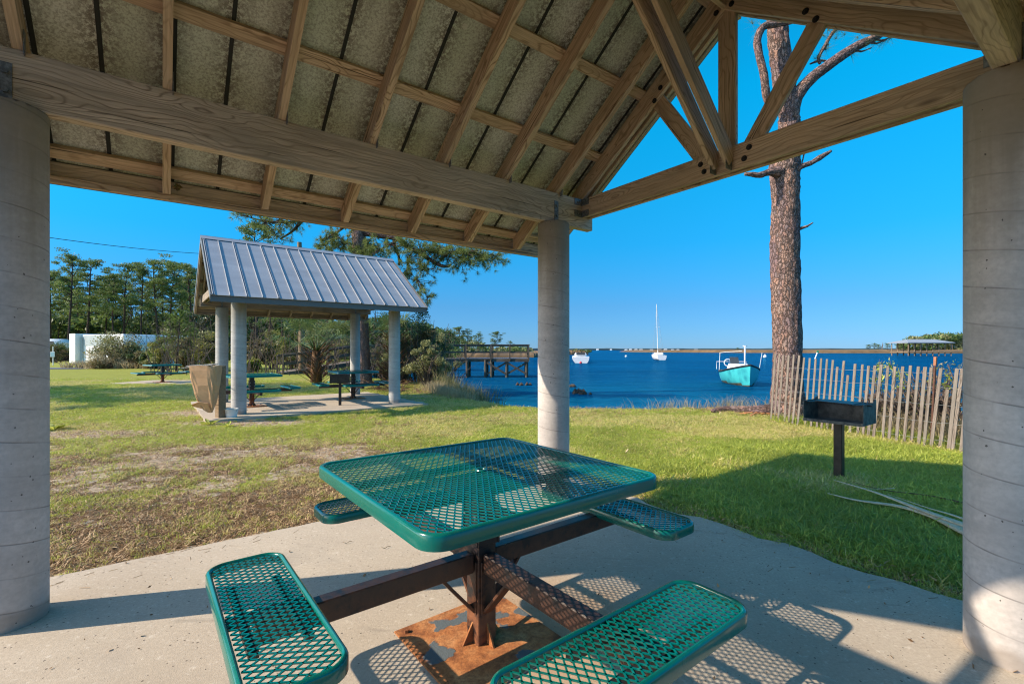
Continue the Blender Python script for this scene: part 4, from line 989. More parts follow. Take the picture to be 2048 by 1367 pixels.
limb([(1580, 348, -.12), (1600, 334, -.2), (1622, 326, -.22), (1640, 315, -.24), (1662, 302, -.26)], [24, 12, 9, 10, 5])
limb([(1590, 462, -.1), (1603, 456, -.2), (1615, 452, -.22), (1626, 445, -.22)], [8, 6, 4, 1.5], 'twig')
limb([(1612, 290, -.2), (1604, 326, -.2)], [3, 2], 'twig')
limb([(1640, 128, .1), (1637, 115, .1), (1650, 92, .1), (1665, 66, .1), (1682, 50, .1), (1690, 20, .1)], [5, 6, 7, 6, 5, 4], 'limb')
limb([(1620, 128, .1), (1637, 122, .1), (1652, 122, .1)], [3, 5, 3], 'twig')
for px_, dy in ((1705, 100), (1735, 84), (1745, 78)): limb([(px_, dy, -.2), (px_ + 18, dy + 3, -.2), (px_ + 38, dy - 4, -.2)], [4, 3, 1.5], 'twig')
rn = np.random.RandomState(8); cr = MB()
C = px3([(x, y, d_) for x, y, d_ in ((1515, 60, -.3), (1505, 48, -.3), (1522, 52, -.3), (1650, 100, .1), (1640, 112, .1), (1658, 88, .1), (1665, 68, .1), (1672, 78, .1), (1680, 58, .1), (1645, 70, .1), (1655, 60, .1), (1602, 78, -.1), (1598, 92, -.1), (1725, 92, -.2), (1745, 84, -.2), (1760, 82, -.2), (1772, 78, -.2), (1782, 76, -.2), (1700, 106, -.2), (1690, 70, .1), (1715, 74, -.2), (1722, 68, -.2), (1630, 118, .1))], YP)
needles(cr, C, rn.normal(size=(len(C), 3)) * .4 + np.array([.2, 0, -.1]), 34, .30, .0045, rn, .8)
hi = blob(at(1560, -170, YP)[:], 2.6, 170, rn, .45) + np.array([0, 0, .9])
needles(cr, hi, rn.normal(size=(170, 3)), 36, .30, .006, rn, 1.)
cr.build('crown', M['needle'], pine)
m = MB(); rp = np.random.RandomState(2)
for i in range(7): x = 1482 + i * 9; P = [gnd(x + rp.normal() * 3, 826 + rp.normal() * 2, -.08)[:], gnd(x + 22 + rp.normal() * 5, 824 + rp.normal() * 3, -.08)[:]]; m.bar(np.array(P[0]), np.array(P[1]) + (0, 0, .03), .03 + rp.rand() * .03, .015, ch=.002)
tag(m.build('bark_debris', M['rawwood']), kind='stuff')
m = MB(); P = [gnd(1425, 824, -.1), gnd(1450, 820, -.1), gnd(1500, 823, -.08), gnd(1545, 824, -.06)]; m.tube([np.array(q[:]) + (0, 0, .04) for q in P], [.05, .07, .10, .16], 9)
tag(m.build('exposed_root', M['bark'], None, True), 'rough brown surface root running left from the thick pine', 'root')

# ------------------------------------------------------------------ pine with the long low bough behind the second pavilion
YB = 20.5
p2 = thing('pine_tree', (0, 0, 0), 0, 'pine with a long dark needled bough reaching right above the metal roof', 'tree')
def limbB(px_, w_, mat='bark_far', name='limb'): 
    P = px3(px_, YB); R_ = np.array(w_) / 2 * YB / F; C_ = curve(np.column_stack([P, R_]), 5); m = MB(); m.tube(C_[:, :3], C_[:, 3], 10); m.build(name, M[mat], p2, True)
m = trunk_mesh(px3([(729, 770, 0), (728, 740, 0), (727, 690, 0), (725, 640, 0), (722, 560, 0), (719, 500, 0), (717, 460, 0), (716, 400, 0), (716, 300, 0), (717, 150, 0), (716, -60, 0)], YB), np.array([34, 26, 22, 22, 25, 27, 27, 26, 24, 20, 12]) / 2 * YB / F, 8, 30, 4, .03); m.build('trunk', M['bark'], p2, True)
BO = [(722, 462, 0), (735, 466, -.1), (760, 470, -.3), (785, 474, -.5), (800, 480, -.6), (818, 494, -.7), (840, 506, -.8), (862, 520, -.9), (882, 531, -1.), (895, 532, -1.), (903, 528, -1.)]
limbB(BO, [16, 14, 13, 12, 11, 10, 9, 8, 7, 6, 4])
limbB([(788, 476, -.5), (790, 495, -.5), (797, 510, -.5), (799, 530, -.5)], [7, 6, 5, 4])
limbB([(716, 430, 0), (690, 452, .1), (665, 470, .1), (640, 480, .1)], [8, 6, 4, 3])
limbB([(716, 330, 0), (660, 380, .2), (605, 440, .3), (585, 462, .3), (560, 478, .3)], [14, 11, 8, 5, 3]); limbB([(605, 440, .3), (570, 445, .3), (520, 440, .3), (480, 428, .3)], [6, 5, 3, 2])
cr = MB(); rb = np.random.RandomState(12)
tw_ = MB()
def spray(px_, py_, dx, dy, k, n=22, dd=-.8):
    base = np.array(at(px_, py_, YB + dd)[:])
    for i in range(int(k * 2.6)):
        e = np.array(at(px_ + rb.normal() * dx, py_ + rb.normal() * dy, YB + dd + rb.normal() * .5)[:])
        Q = wander(base, e - base, np.linalg.norm(e - base), 4, rb, .18, -.02); tw_.tube(Q, np.linspace(.016, .005, 5), 4, False)
        needles(cr, [Q[-1], Q[-2], Q[-1] + rb.normal(size=3) * .08], [Q[-1] - Q[-2]] * 3, n, .24, .013, rb, .85)
for x, y, dx, dy, k in ((812, 490, 18, 14, 9), (840, 500, 22, 14, 16), (870, 505, 24, 12, 16), (900, 505, 26, 10, 18), (935, 505, 26, 9, 18), (965, 510, 22, 8, 16), (990, 512, 14, 7, 8), (925, 520, 20, 10, 10), (815, 520, 15, 12, 9), (835, 560, 16, 14, 10), (850, 540, 14, 10, 8), (825, 585, 12, 12, 7), (855, 595, 8, 7, 4), (800, 545, 10, 14, 6), (780, 490, 18, 10, 8), (760, 500, 16, 8, 8)): spray(x, y, dx, dy, k)
for x, y, dx, dy, k in ((665, 475, 14, 12, 14), (690, 485, 16, 12, 14), (650, 490, 10, 8, 8), (735, 490, 14, 10, 12), (745, 505, 16, 7, 8), (720, 508, 14, 6, 8)): spray(x, y, dx, dy, k, 26, .1)
for x, y, dx, dy, k in ((500, 430, 18, 10, 7), (530, 445, 20, 14, 12), (560, 440, 20, 12, 12), (590, 440, 16, 12, 9), (550, 470, 14, 10, 6), (475, 425, 8, 5, 4)): spray(x, y, dx, dy, k, 16, .3)
hi = blob(at(716, 60, YB)[:], 4.2, 240, rb, .5); needles(cr, hi, rb.normal(size=(240, 3)), 26, .32, .02, rb, 1.)
tw_.build('twigs', M['bark_far'], p2); cr.build('crown', M['needle'], p2)

# ------------------------------------------------------------------ background pines and woodland
protos = [tall_pine(20 + i, 15.5, R=3.1, crown0=(.56, .50, .60, .45)[i]) for i in range(4)]
PN = [(100, 545, 74, 'tall pine at the left end of the row, half hidden by the left column'), (136, 508, 66, 'tallest pine, with a round dense crown, just right of the left column'), (155, 556, 80, 'slim pine with a small crown close behind the tallest pine'), (172, 522, 72, 'tall loose crowned pine third from the left column'), (208, 566, 78, 'short crowned pine standing left of the white building centre'), (226, 548, 70, 'slender pine above the middle of the white building'), (251, 528, 76, 'narrow high pine above the bush at the white building'), (266, 590, 84, 'low pine crown in the gap right of the narrow high pine'), (281, 538, 68, 'pine with flat topped crown and long bare trunk beside the sky gap'), (317, 520, 69, 'tall pine right of the sky gap with a rounded twin crown'), (341, 525, 74, 'tall pine close to the right of the rounded twin crown'), (368, 548, 80, 'pine with lower crown left of the second pavilion roof'), (388, 530, 72, 'pine partly hidden by the gable of the second pavilion'), (515, 446, 52, 'pine crown showing above the metal roof ridge'), (192, 600, 86, 'small distant pine low between the tall pines on the left'), (537, 560, 60, 'pine trunk seen under the metal roof left of the wooden pole'), (566, 570, 66, 'thin pine trunk seen under the metal roof nearest the wooden pole'), (505, 580, 40, 'dark pine trunk seen under the metal roof beside the front left column'), (655, 560, 70, 'thin pine trunk seen under the metal roof right of the wooden pole')]
for i, (px_, yt, Y_, lab) in enumerate(PN):
    P = at(px_, HY, Y_); zt_ = H + (HY - yt) / F * Y_; sc_ = (zt_ + .3) / 15.9
    pr = protos[i % 4]; sx_ = sc_ * (.85 if i % 3 else 1.)
    if i < 4: o = pr; o.location = (P.x, Y_, -.2); o.rotation_euler = (0, 0, i * 1.3); o['label'] = lab; o['category'] = 'tree'; o['group'] = 'tall pines behind the lawn'; o.scale = (sx_, sx_, sc_)
    else: dup(pr, (P.x, Y_, -.2), i * 1.9, lab, 'tall pines behind the lawn', (sx_, sx_, sc_))
# understorey, one mass
m = MB(); rw = np.random.RandomState(21)
def mass(mb, px0, px1, Y0, Y1, ytop, k, per, ln=.7, wd=.28, seed=0, rad=1.6):
    for i in range(k):
        Y_ = Y0 + rw.rand() * (Y1 - Y0); x = px0 + rw.rand() * (px1 - px0); yt = np.interp(x, *zip(*ytop)); zt_ = H + (HY - yt) / F * Y_; z = rw.rand() ** .75 * max(zt_ - 1, 1) * (1 if rw.rand() > .12 else 1.1)
        leaves(mb, blob((at(x, HY, Y_).x, Y_, z), rad * (.6 + .6 * rw.rand()), per, rw, .7), ln, wd, rw, None, 0, rw.randint(2))
YT = [(0, 630), (90, 615), (130, 625), (200, 618), (240, 640), (300, 625), (330, 638), (400, 620), (450, 600), (600, 625), (660, 640), (760, 632), (800, 640), (860, 650), (905, 662)]
mass(m, 40, 460, 78, 100, YT, 560, 62, .8, .34); mass(m, 60, 450, 84, 104, [(x_, y_ - 26) for x_, y_ in YT], 170, 60, .7, .26); mass(m, 440, 800, 70, 100, YT, 420, 62, .8, .34); mass(m, 790, 905, 95, 125, YT, 170, 60, .9, .38)
tag(m.build('woodland', [M['needle_far'], M['broad']]), kind='stuff')
m = MB(); 
for i in range(46):
    x = 60 + rw.rand() * 740; Y_ = 72 + rw.rand() * 22; P = at(x, HY, Y_); m.tube(wander((P.x, Y_, -.2), (rw.normal() * .04, 0, 1), 5 + 4 * rw.rand(), 4, rw, .06), [.13, .12, .1, .08, .05], 5)
tag(m.build('woodland_trunks', M['bark_far']), kind='stuff')

def shrub_px(px_, ytop, ybase, Yd, wpx, **kw):
    P = at(px_, HY, Yd); z = g1(P.x, Yd); h = H + (HY - ytop) / F * Yd - z; return bush(loc=(P.x, Yd, z), R=wpx / F * Yd / 2, h=h, **kw)
shrub_px(232, 672, 735, 40, 112, name='bush', label='bare twiggy bush with brown leaves in front of the white building', cat='bush', mats=['brownleaf', 'broad', 'olive'], n=7000, ln=.15, wd=.07, stems=46, seed=3, clumps=40)
shrub_px(275, 704, 738, 38, 46, name='bush', label='low dark tangled bush at the right end of the white building', cat='bush', mats=['broad', 'brownleaf'], n=3200, ln=.15, wd=.07, stems=24, seed=4, clumps=26)
shrub_px(205, 708, 738, 37, 76, name='bush', label='low straw coloured bush beside the grey road', cat='bush', mats=['drygrass', 'brownleaf'], n=2600, ln=.2, wd=.04, stems=20, seed=5)
for i, (px_, yt, Yd, wp, mt, lab, cat) in enumerate((
    (330, 655, 36, 60, ['olive', 'yellowgreen'], 'pale green scrub bush left of the young pine', 'bush'),
    (380, 612, 38, 60, ['shiny', 'broad'], 'glossy leaved broad tree behind the left gable of the second pavilion', 'tree'),
    (415, 600, 36, 66, ['shiny', 'broad'], 'glossy leaved tree directly behind the back left column', 'tree'),
    (378, 672, 34, 76, ['olive', 'brownleaf'], 'brownish green scrub thicket right of the young pine', 'bush'),
    (430, 660, 33, 70, ['olive', 'yellowgreen'], 'loose green thicket behind the left columns', 'bush'),
    (305, 690, 37, 50, ['broad', 'olive'], 'dark low shrub behind the lone picnic table', 'bush'),
    (545, 658, 37, 54, ['yellowgreen'], 'yellow green rounded bush seen under the metal roof', 'bush'),
    (515, 676, 36, 50, ['brownleaf', 'olive'], 'brownish bush left of the yellow green bush', 'bush'),
    (580, 672, 34, 60, ['olive', 'yellowgreen'], 'olive bush behind the ramp railing start', 'bush'),
    (640, 640, 35, 80, ['olive', 'broad'], 'leafy thicket behind the ramp between pole and palm', 'bush'),
    (700, 636, 34, 90, ['olive', 'yellowgreen'], 'pale green thicket behind the bristly palm', 'bush'),
    (765, 650, 33, 90, ['broad', 'olive'], 'dense green thicket behind the right columns', 'bush'),
    (500, 716, 31, 50, ['yellowgreen', 'grass_a'], 'low bright green shrub left of the ramp', 'bush'),
    (898, 648, 48, 90, ['broad', 'needle_far'], 'dark tree where the pier leaves the shore', 'tree'), (112, 686, 55, 60, ['broad', 'brownleaf'], 'dark shrub under the white vehicle beside the left column', 'bush'))):
    shrub_px(px_, yt, 735, Yd, wp, name='tree' if cat == 'tree' else 'bush', label=lab, cat=cat, mats=mt, n=4200, ln=.16, wd=.08, stems=15, seed=30 + i, group='scrub at the edge of the lawn', clumps=34)
for i, (px_, yt, Yd, wp, mt, lab, n_) in enumerate((
    (798, 632, 20.5, 84, ['brownleaf', 'olive'], 'big brown leaved shrub right behind the front right column', 6500), (838, 606, 21.5, 104, ['broad', 'brownleaf'], 'tall dark leaved shrub between second pavilion and pier', 9500),
    (858, 678, 19.2, 66, ['olive'], 'rounded grey olive bush beside the reeds', 6500), (770, 672, 22, 50, ['brownleaf', 'olive'], 'twiggy shrub between the two right columns', 1500), (888, 660, 24, 62, ['broad', 'olive'], 'dark shrub hanging over the pier piles', 6500))):
    shrub_px(px_, yt, 765, Yd, wp, name='bush', label=lab, cat='bush', mats=mt, n=n_, ln=.085, wd=.038, stems=26, seed=60 + i, group='shrubs on the bank beside the pier', clumps=26)
# bare little tree and stems under the roof
shrub_px(640, 640, 742, 26.5, 44, name='tree', label='small dark crooked tree between the wooden pole and the palm', cat='tree', mats=['olive', 'broad'], n=700, ln=.10, wd=.04, stems=5, seed=80)
def young_pine(px_, yt, yb, Yd, wpx, label, seed):
    rng = np.random.RandomState(seed); P = at(px_, HY, Yd); z0 = g1(P.x, Yd); h = H + (HY - yt) / F * Yd - z0; R = wpx / F * Yd / 2
    root = thing('young_pine', (P.x, Yd, z0), 0, label, 'tree', 'young pines'); T = wander((0, 0, -.1), (.02, 0, 1), h, 8, rng, .03); m = MB(); m.tube(T, np.linspace(.07, .015, 9), 7); cr = MB()
    for i in range(42):
        t = .18 + .8 * i / 42; j = t * 8; p = T[int(j)] + (T[min(int(j) + 1, 8)] - T[int(j)]) * (j % 1); a = i * 2.4 + rng.rand(); L = R * (1.15 - t) * (.8 + .5 * rng.rand())
        B = wander(p, (cos(a), sin(a), .45), L, 3, rng, .12, .12); m.tube(B, [.018, .013, .009, .006], 4, False)
        needles(cr, [B[1], B[2], B[3], (B[2] + B[3]) / 2], [B[3] - B[2] + (0, 0, .05)] * 4, 34, .27, .022, rng, .75)
    m.build('trunk', M['bark_far'], root, True); cr.build('crown', M['needle_young'], root)
young_pine(352, 618, 738, 33, 92, 'bright green young pine near the lone picnic table', 1)
young_pine(392, 655, 738, 35, 60, 'smaller young pine just right of the bright young pine', 2)
young_pine(318, 672, 738, 36, 44, 'smallest young pine left of the bright young pine', 3)

# ------------------------------------------------------------------ palms
def fan(mb, stem, p0, d, L, R, rng, mat=0):
    P = wander(p0, d, L, 5, rng, .05, -.035); stem.tube(P, np.linspace(.022, .010, 6), 5); c = P[-1]; f = unit(P[-1] - P[-2]); s = unit(np.cross(f, (0, 0, 1))); u = np.cross(s, f)
    for a in np.linspace(-1.9, 1.9, 26):
        dd = unit(f * cos(a) + s * sin(a) + u * (.1 + rng.normal() * .05)); l = R * (.75 + .25 * cos(a)) * (.85 + .3 * rng.rand()); w = np.cross(dd, u); w = unit(w) * .022
        m1 = c + dd * l * .5; e = c + dd * l; e[2] -= l * (.22 + .3 * rng.rand()); mb.add([c, m1 - w, e, m1 + w], [(0, 1, 2, 3)], None, mat)
def palm(loc, h, label, seed, nb=18, petl=1.2, R=.85, boots=True, r0=.17):
    rng = np.random.RandomState(seed); root = thing('palm', loc, 0, label, 'palm tree'); tr_ = MB(); tr_.tube([(0, 0, -.2), (0, 0, h * .5), (0, 0, h)], [r0, r0 * .9, r0 * .6], 12); tr_.build('trunk', M['boot'], root, True)
    if boots:
        m = MB(); k = int(h * 52)
        for i in range(k):
            z = h * (i / k); a = i * 2.4 + rng.rand(); o = np.array([cos(a), sin(a), 0]); p = o * r0 * .7 * (1.15 - .45 * z / h) + (0, 0, z); l = .24 + .34 * rng.rand(); m.bar(p, p + (o * (1.1 + .5 * rng.rand()) + np.array([0, 0, .65 + .5 * rng.rand()])) * l, .045, .016, up=o * .5 + np.array([0, 0, -.5]), ch=.002)
        m.build('boots', M['boot'], root)
    st = MB(); lf = MB()
    for i in range(nb):
        a = i * 2.4 + rng.rand() * .4; e = .35 + 2.6 * (i / nb) ** 1.5; fan(lf, st, (cos(a) * .06, sin(a) * .06, h), (cos(a), sin(a), e), petl * (.8 + .4 * rng.rand()), R, rng)
    st.build('stalks', M['palm'], root, True); lf.build('fronds', M['palm'], root)
p = gnd(684, 757, -.11); palm((p.x, p.y - 3.2, -.12), 1.45, 'short palm with a bristly brown trunk of old boots under the metal roof', 1, 22, 1.5, 1.05, True, .25)
p = at(775, 700, 19); palm((p.x - .1, 20.3, -.12), 2.05, 'green palm fronds hanging behind the front right column', 2, 9, .75, .95, True, .14)

# ------------------------------------------------------------------ utility pole with wire
p = at(603, HY, 29.5); root = thing('utility_pole', (p.x, 29.5, -.15), 0, 'round wooden utility pole behind the second pavilion', 'pole')
m = MB(); m.tube([(0, 0, -.3), (.02, 0, 4), (-.13, 0, 8.25)], [.20, .17, .13], 18); m.build('shaft', M['wood_post'], root, True, 60)
m = MB(); m.tube([(-.05, 0, 7.3), (-.05, 0, 7.45)], .05, 8); m.tube([(-.19, -.1, 7.42), (-.12, 0, 7.42)], .02, 6); m.build('insulator', M['plastic'], root)
A_ = np.array([p.x - .2, 29.5, 7.3]); B_ = np.array(at(60, 426, 14)[:]); m = MB(); B2 = B_ + (B_ - A_) * .6
m.tube([A_ + (B2 - A_) * t - np.array([0, 0, .7 * sin(pi * t)]) for t in np.linspace(0, 1, 30)], .011, 5); tag(m.build('power_line', M['black']), 'thin black overhead wire crossing the sky toward the metal roof', 'cable')

# ------------------------------------------------------------------ pier
pier = thing('pier', (0, 0, 0), 0, 'weathered wooden fishing pier with railings standing in the water', 'pier')
PW = [np.array(q) for q in ((-14.3, 29.2, -.02), (-10.6, 32.0, .62), (-5.5, 36.0, .70), (-1.5, 36.6, .70), (1.35, 36.6, .70))]
def off(p, q, o): d = unit((q - p)[:2]); return np.array([-d[1] * o, d[0] * o, 0])
m = MB()
for a, b in zip(PW[:-1], PW[1:]):
    L = np.linalg.norm(b - a); k = int(L / .16)
    for i in range(k): c = a + (b - a) * (i + .5) / k; d = unit(b - a); m.box(c, (.145, 1.7 if a[0] < -2 else 2.4, .04), np.column_stack([d, np.cross((0, 0, 1), d), (0, 0, 1)]), 0)
m.build('deck', M['wood_grey'], pier)
for a, b in zip(PW[:-1], PW[1:]):
    wd_ = .82 if a[0] < -2 else 1.2
    for o in (-wd_, wd_):
        e = off(a, b, o)
        for z, hh in ((-.12, .22), (.50, .13), (1.0, .11)): m = MB(); m.bar(a + e + (0, 0, z), b + e + (0, 0, z), .045, hh, ch=0); m.build('rail' if z > 0 else 'stringer', M['wood_dark'], pier)
        m = MB(); m.bar(a + e + (0, 0, 1.07), b + e + (0, 0, 1.07), .15, .035, ch=0); m.build('rail', M['wood_grey'], pier)
        k = max(2, int(round(np.linalg.norm(b - a) / 1.7)))
        for i in range(k + 1):
            c = a + (b - a) * i / k + e * 1.05; m = MB(); m.bar(c + (0, 0, -.15), c + (0, 0, 1.05), .09, .09, up=(1, 0, 0), ch=0); m.build('rail_post', M['wood_dark'], pier)
m = MB(); m.bar((1.38, 35.4, 1.77), (1.38, 37.8, 1.77), .15, .035, ch=0); m.build('rail', M['wood_grey'], pier); m = MB(); m.bar((1.36, 35.4, 1.2), (1.36, 37.8, 1.2), .045, .13, ch=0); m.build('rail', M['wood_dark'], pier)
for x in (-8.2, -5.1, -3.25, -1.9, -1.45, -.3, 1.2):
    y = 36.6 if x > -3 else (36.0 if x > -5.6 else 34)
    for dy in (-.85, .85):
        if x > -2: dy *= 1.25
        m = MB(); m.tube([(x, y + dy, -1.6), (x, y + dy, .62)], .12, 10); m.build('pile', M['wood_dark'], pier, True, 60)
    m = MB(); m.bar((x, y - 1.1, .52), (x, y + 1.1, .52), .09, .2, ch=0); m.build('cap_beam', M['wood_dark'], pier)
for x0, x1 in ((-1.8, -.35), (-.3, 1.2)):
    for s in (0, 1): m = MB(); m.bar((x0, 35.5 - .05 * s, (-.45, .42)[s]), (x1, 35.5 - .05 * s, (.42, -.45)[s]), .05, .14, ch=0); m.build('cross_brace', M['wood_dark'], pier)

# ------------------------------------------------------------------ boats
def hull(mb, L, B, fs, fm, fb, k=18, seg=9, tr=.75, mi=(0, 1), draft=.35, fl=.75):
    """stern at x=0, bow at x=L; waterline z=0"""
    V = []
    for i in range(k + 1):
        t = i / k; b = B / 2 * (tr + (1 - tr) * sin(min(t / .45, 1) * pi / 2)) * (1 if t < .5 else max(0, 1 - ((t - .5) / .5) ** 2.4)); s = (fs * (1 - t) ** 2 + fm * 2 * t * (1 - t) * 1.0 + fb * t ** 2)
        for j in range(seg + 1):
            u = j / seg; a = u * pi / 2; y = b * (sin(a) ** fl) ; z = -draft * (1 - t * .6) + (s + draft * (1 - t * .6)) * (1 - cos(a)) ** .9
            V.append((L * t + (.28 * (u) * t ** 3), y, z))
    n = seg + 1; f = []; mm = []
    V = np.array(V); N = len(V); V2 = V * (1, -1, 1)
    for i in range(k):
        for j in range(seg):
            q = (i * n + j, (i + 1) * n + j, (i + 1) * n + j + 1, i * n + j + 1); m_ = mi[1] if V[list(q), 2].mean() < .12 else mi[0]
            f += [q[::-1], tuple(N + x for x in q)]; mm += [m_, m_]
    st = [tuple([j for j in range(n)] + [N + j for j in range(n - 1, 0, -1)])]
    k0 = mb.n; mb.add(np.vstack([V, V2]), f + st); mb.m[-len(f) - 1:] = mm + [mi[0]]
    top = V[np.arange(k + 1) * n + seg]; return top
def boat_base(name, loc, head, label, cat='boat'):
    return thing(name, loc, head, label, cat)
WL = -.70
# teal boat
p = at(1477, 700, 29.); head = radians(-104)
bt = boat_base('motorboat', (p.x + .60, p.y + 2.3, WL), head, 'turquoise hulled open boat with black gunwale moored left of the thick pine')
m = MB(); top = hull(m, 4.9, 1.95, .72, .60, 1.22); m.build('hull', [M['teal'], M['scum']], bt, True, 50)
m = MB(); 
for s in (-1, 1): m.tube(top * (1, s, 1), .055, 8)
m.tube([top[0], top[0] * (1, -1, 1)], .05, 8); m.build('gunwale', M['black'], bt, True)
m = MB(); k = len(top); ins = [(x, y * .93, z - .06) for x, y, z in top]; V = ins + [(x, -y, z) for x, y, z in ins]; m.add(V, [(i, k + i, k + i + 1, i + 1) for i in range(k - 1)]); m.build('deck', M['white'], bt)
m = MB(); m.add([(1.6, -.6, .72), (1.6, .6, .72), (3.7, .45, .95), (3.7, -.45, .95), (1.9, -.5, 1.22), (1.9, .5, 1.22), (3.2, .3, 1.22), (3.2, -.3, 1.22)], [(0, 3, 2, 1), (4, 5, 6, 7), (0, 1, 5, 4), (1, 2, 6, 5), (2, 3, 7, 6), (3, 0, 4, 7)]); m.build('cabin', M['white'], bt)
m = MB(); m.bar((2.2, -.2, 1.23), (1.9, -.2, 1.62), .5, .03, ch=.002); m.build('windscreen', M['glass'], bt)
m = MB(); m.tube([(3.9, 0, .9), (3.9, 0, 2.3)], .045, 8); m.tube([(3.9, -.12, 2.3), (3.9, .12, 2.3)], .03, 6); m.build('mast', M['white'], bt, True)
m = MB(); m.tube(curve([(.5, -.8, .75), (.45, -.75, 1.75), (.8, -.7, 1.9), (3.6, -.1, 2.0)], 5), .018, 6); m.tube([(.15, .9, .8), (.15, .9, 1.3), (.15, -.9, 1.3), (.15, -.9, .8)], .02, 6); m.tube([(3.6, .85, 1.), (3.75, .95, 1.9)], .016, 6); m.build('rail', M['plastic'], bt)
m = MB(); a_ = np.linspace(0, 2 * pi, 16); m.tube([(.9, -.35 + .22 * cos(t), 1.25 + .22 * sin(t)) for t in a_], .03, 6); m.build('steering_wheel', M['white'], bt)
m = MB(); m.box((-.15, 0, .75), (.3, .3, .5), ch=.06); m.box((-.15, 0, .2), (.16, .12, .8), ch=.03); m.build('outboard_motor', M['black'], bt)
# sailboat
p = at(1325, 700, 100); sb = boat_base('sailboat', (p.x - 1.2, 96.5, WL), radians(83), 'white sailboat with bare mast anchored in the open bay', 'sailboat')
m = MB(); top = hull(m, 8.2, 2.5, .95, .9, 1.25, tr=.72); m.build('hull', [M['white'], M['scum']], sb, True, 50)
m = MB(); k = len(top); ins = [(x, y * .97, z - .02) for x, y, z in top]; V = ins + [(x, -y, z) for x, y, z in ins]; m.add(V, [(i, k + i, k + i + 1, i + 1) for i in range(k - 1)]); m.build('deck', M['white'], sb)
m = MB(); m.box((4.0, 0, 1.22), (3.2, 1.5, .55), ch=.15); m.build('cabin', M['white'], sb)
m = MB(); m.tube([(4.6, 0, 1), (4.6, .3, 11.9)], [.09, .06], 8); m.tube([(4.6, -.5, 7), (4.6, .5, 7)], .025, 5); m.build('mast', M['plastic'], sb)
m = MB(); m.tube([(4.5, 0, 2.2), (1.4, -.2, 2.1)], .16, 8); m.build('furled_sail', M['ash'], sb)
m = MB(); 
for q in ((.1, 0, 1.), (8.3, 0, 1.3), (4.4, 1.2, 1.), (4.4, -1.2, 1.)): m.tube([q, (4.6, .28, 11.7)], .012, 4)
m.build('rigging', M['wire'], sb)
# cabin boat
p = at(1160, 700, 76); cb = boat_base('cabin_boat', (p.x - .2, 73.5, WL), radians(83), 'white cabin boat seen from its stern beside the middle column', 'boat')
m = MB(); top = hull(m, 6.2, 2.75, .95, .95, 1.3, tr=.92); m.build('hull', [M['white'], M['black']], cb, True, 50)
m = MB(); k = len(top); ins = [(x, y * .97, z - .02) for x, y, z in top]; V = ins + [(x, -y, z) for x, y, z in ins]; m.add(V, [(i, k + i, k + i + 1, i + 1) for i in range(k - 1)]); m.build('deck', M['white'], cb)
m = MB(); m.box((3.6, 0, 1.3), (2.2, 1.9, .6), ch=.18); m.build('cabin', M['white'], cb)
m = MB(); m.bar((2.4, -.7, 1.45), (2.4, .7, 1.45), .04, .35, ch=.01); m.build('window', M['glass'], cb)
def ball(loc, r, mat, name, label, cat, top=None):
    m = MB(); seg = 14; V = []; rings = 8
    for i in range(rings + 1):
        for k in range(seg): a = pi * i / rings; V.append((r * sin(a) * cos(2 * pi * k / seg), r * sin(a) * sin(2 * pi * k / seg), r * 1.05 * cos(a)))
    m.add(V, [(i * seg + k, (i + 1) * seg + k, (i + 1) * seg + (k + 1) % seg, i * seg + (k + 1) % seg) for i in range(rings) for k in range(seg)]); m.tube([(0, 0, r), (0, 0, r * 1.5)], r * .12, 6)
    o = m.build(name, M[mat], None, True); o.location = loc; return tag(o, label, cat)
p = at(1161.5, 726, 71.5); ball((p.x, 71.5, WL + .12), .2, 'redbuoy', 'mooring_buoy', 'red ball buoy floating at the stern of the cabin boat', 'buoy')
p = at(1252, 713, 140); ball((p.x, 140, WL + .15), .35, 'white', 'mooring_buoy', 'small white buoy between the cabin boat and the sailboat', 'buoy')
p = at(1530, 714, 130); ball((p.x, 130, WL + .2), .5, 'white', 'mooring_buoy', 'small white buoy just left of the thick pine trunk', 'buoy')
p = at(1636, 708, 110); root = thing('channel_marker', (p.x - .3, 110, WL), 0, 'tilted white channel marker with green top behind the fence', 'marker')
m = MB(); m.tube([(-.6, 0, -.5), (.15, 0, 1.45)], .13, 8); m.build('pole', M['white'], root); m = MB(); m.box((.25, 0, 1.65), (.5, .1, .5), ch=.05); m.build('daymark', plain('green_marker', (.02, .35, .16)), root)

# ------------------------------------------------------------------ marsh, far shore, boathouse
def marsh(name, pts, h, mat, seed=0, depth=None, zb=-.75):
    """low grassy bank along a polyline of (x, y_near, y_far)"""
    rng = np.random.RandomState(seed); P = np.array(pts, float); k = 90; t = np.linspace(0, len(P) - 1, k); x = np.interp(t, range(len(P)), P[:, 0]); y0 = np.interp(t, range(len(P)), P[:, 1]); y1 = np.interp(t, range(len(P)), P[:, 2]); V = []
    for i in range(k):
        e = min(1, min(i, k - 1 - i) / 5) ** .5; hh = h * e * (.8 + .35 * rng.rand())
        V += [(x[i], y0[i], zb), (x[i], y0[i] + .6, zb + .55 * hh), (x[i], y0[i] + 3, zb + hh), (x[i], (y0[i] + y1[i]) / 2, zb + hh * 1.1), (x[i], y1[i], zb + hh * .9), (x[i], y1[i] + 2, zb)]
    m = MB(); m.add(V, [(i * 6 + j, (i + 1) * 6 + j, (i + 1) * 6 + j + 1, i * 6 + j + 1) for i in range(k - 1) for j in range(5)]); return tag(m.build(name, M[mat]), kind='structure')
def X_(px_, Y_): return (px_ - CX) / F * Y_
marsh('marsh', [(X_(760, 128), 128, 150), (X_(900, 128), 128, 155), (X_(1070, 130), 130, 160), (X_(1100, 150), 150, 175)], 1.35, 'marsh', 1)
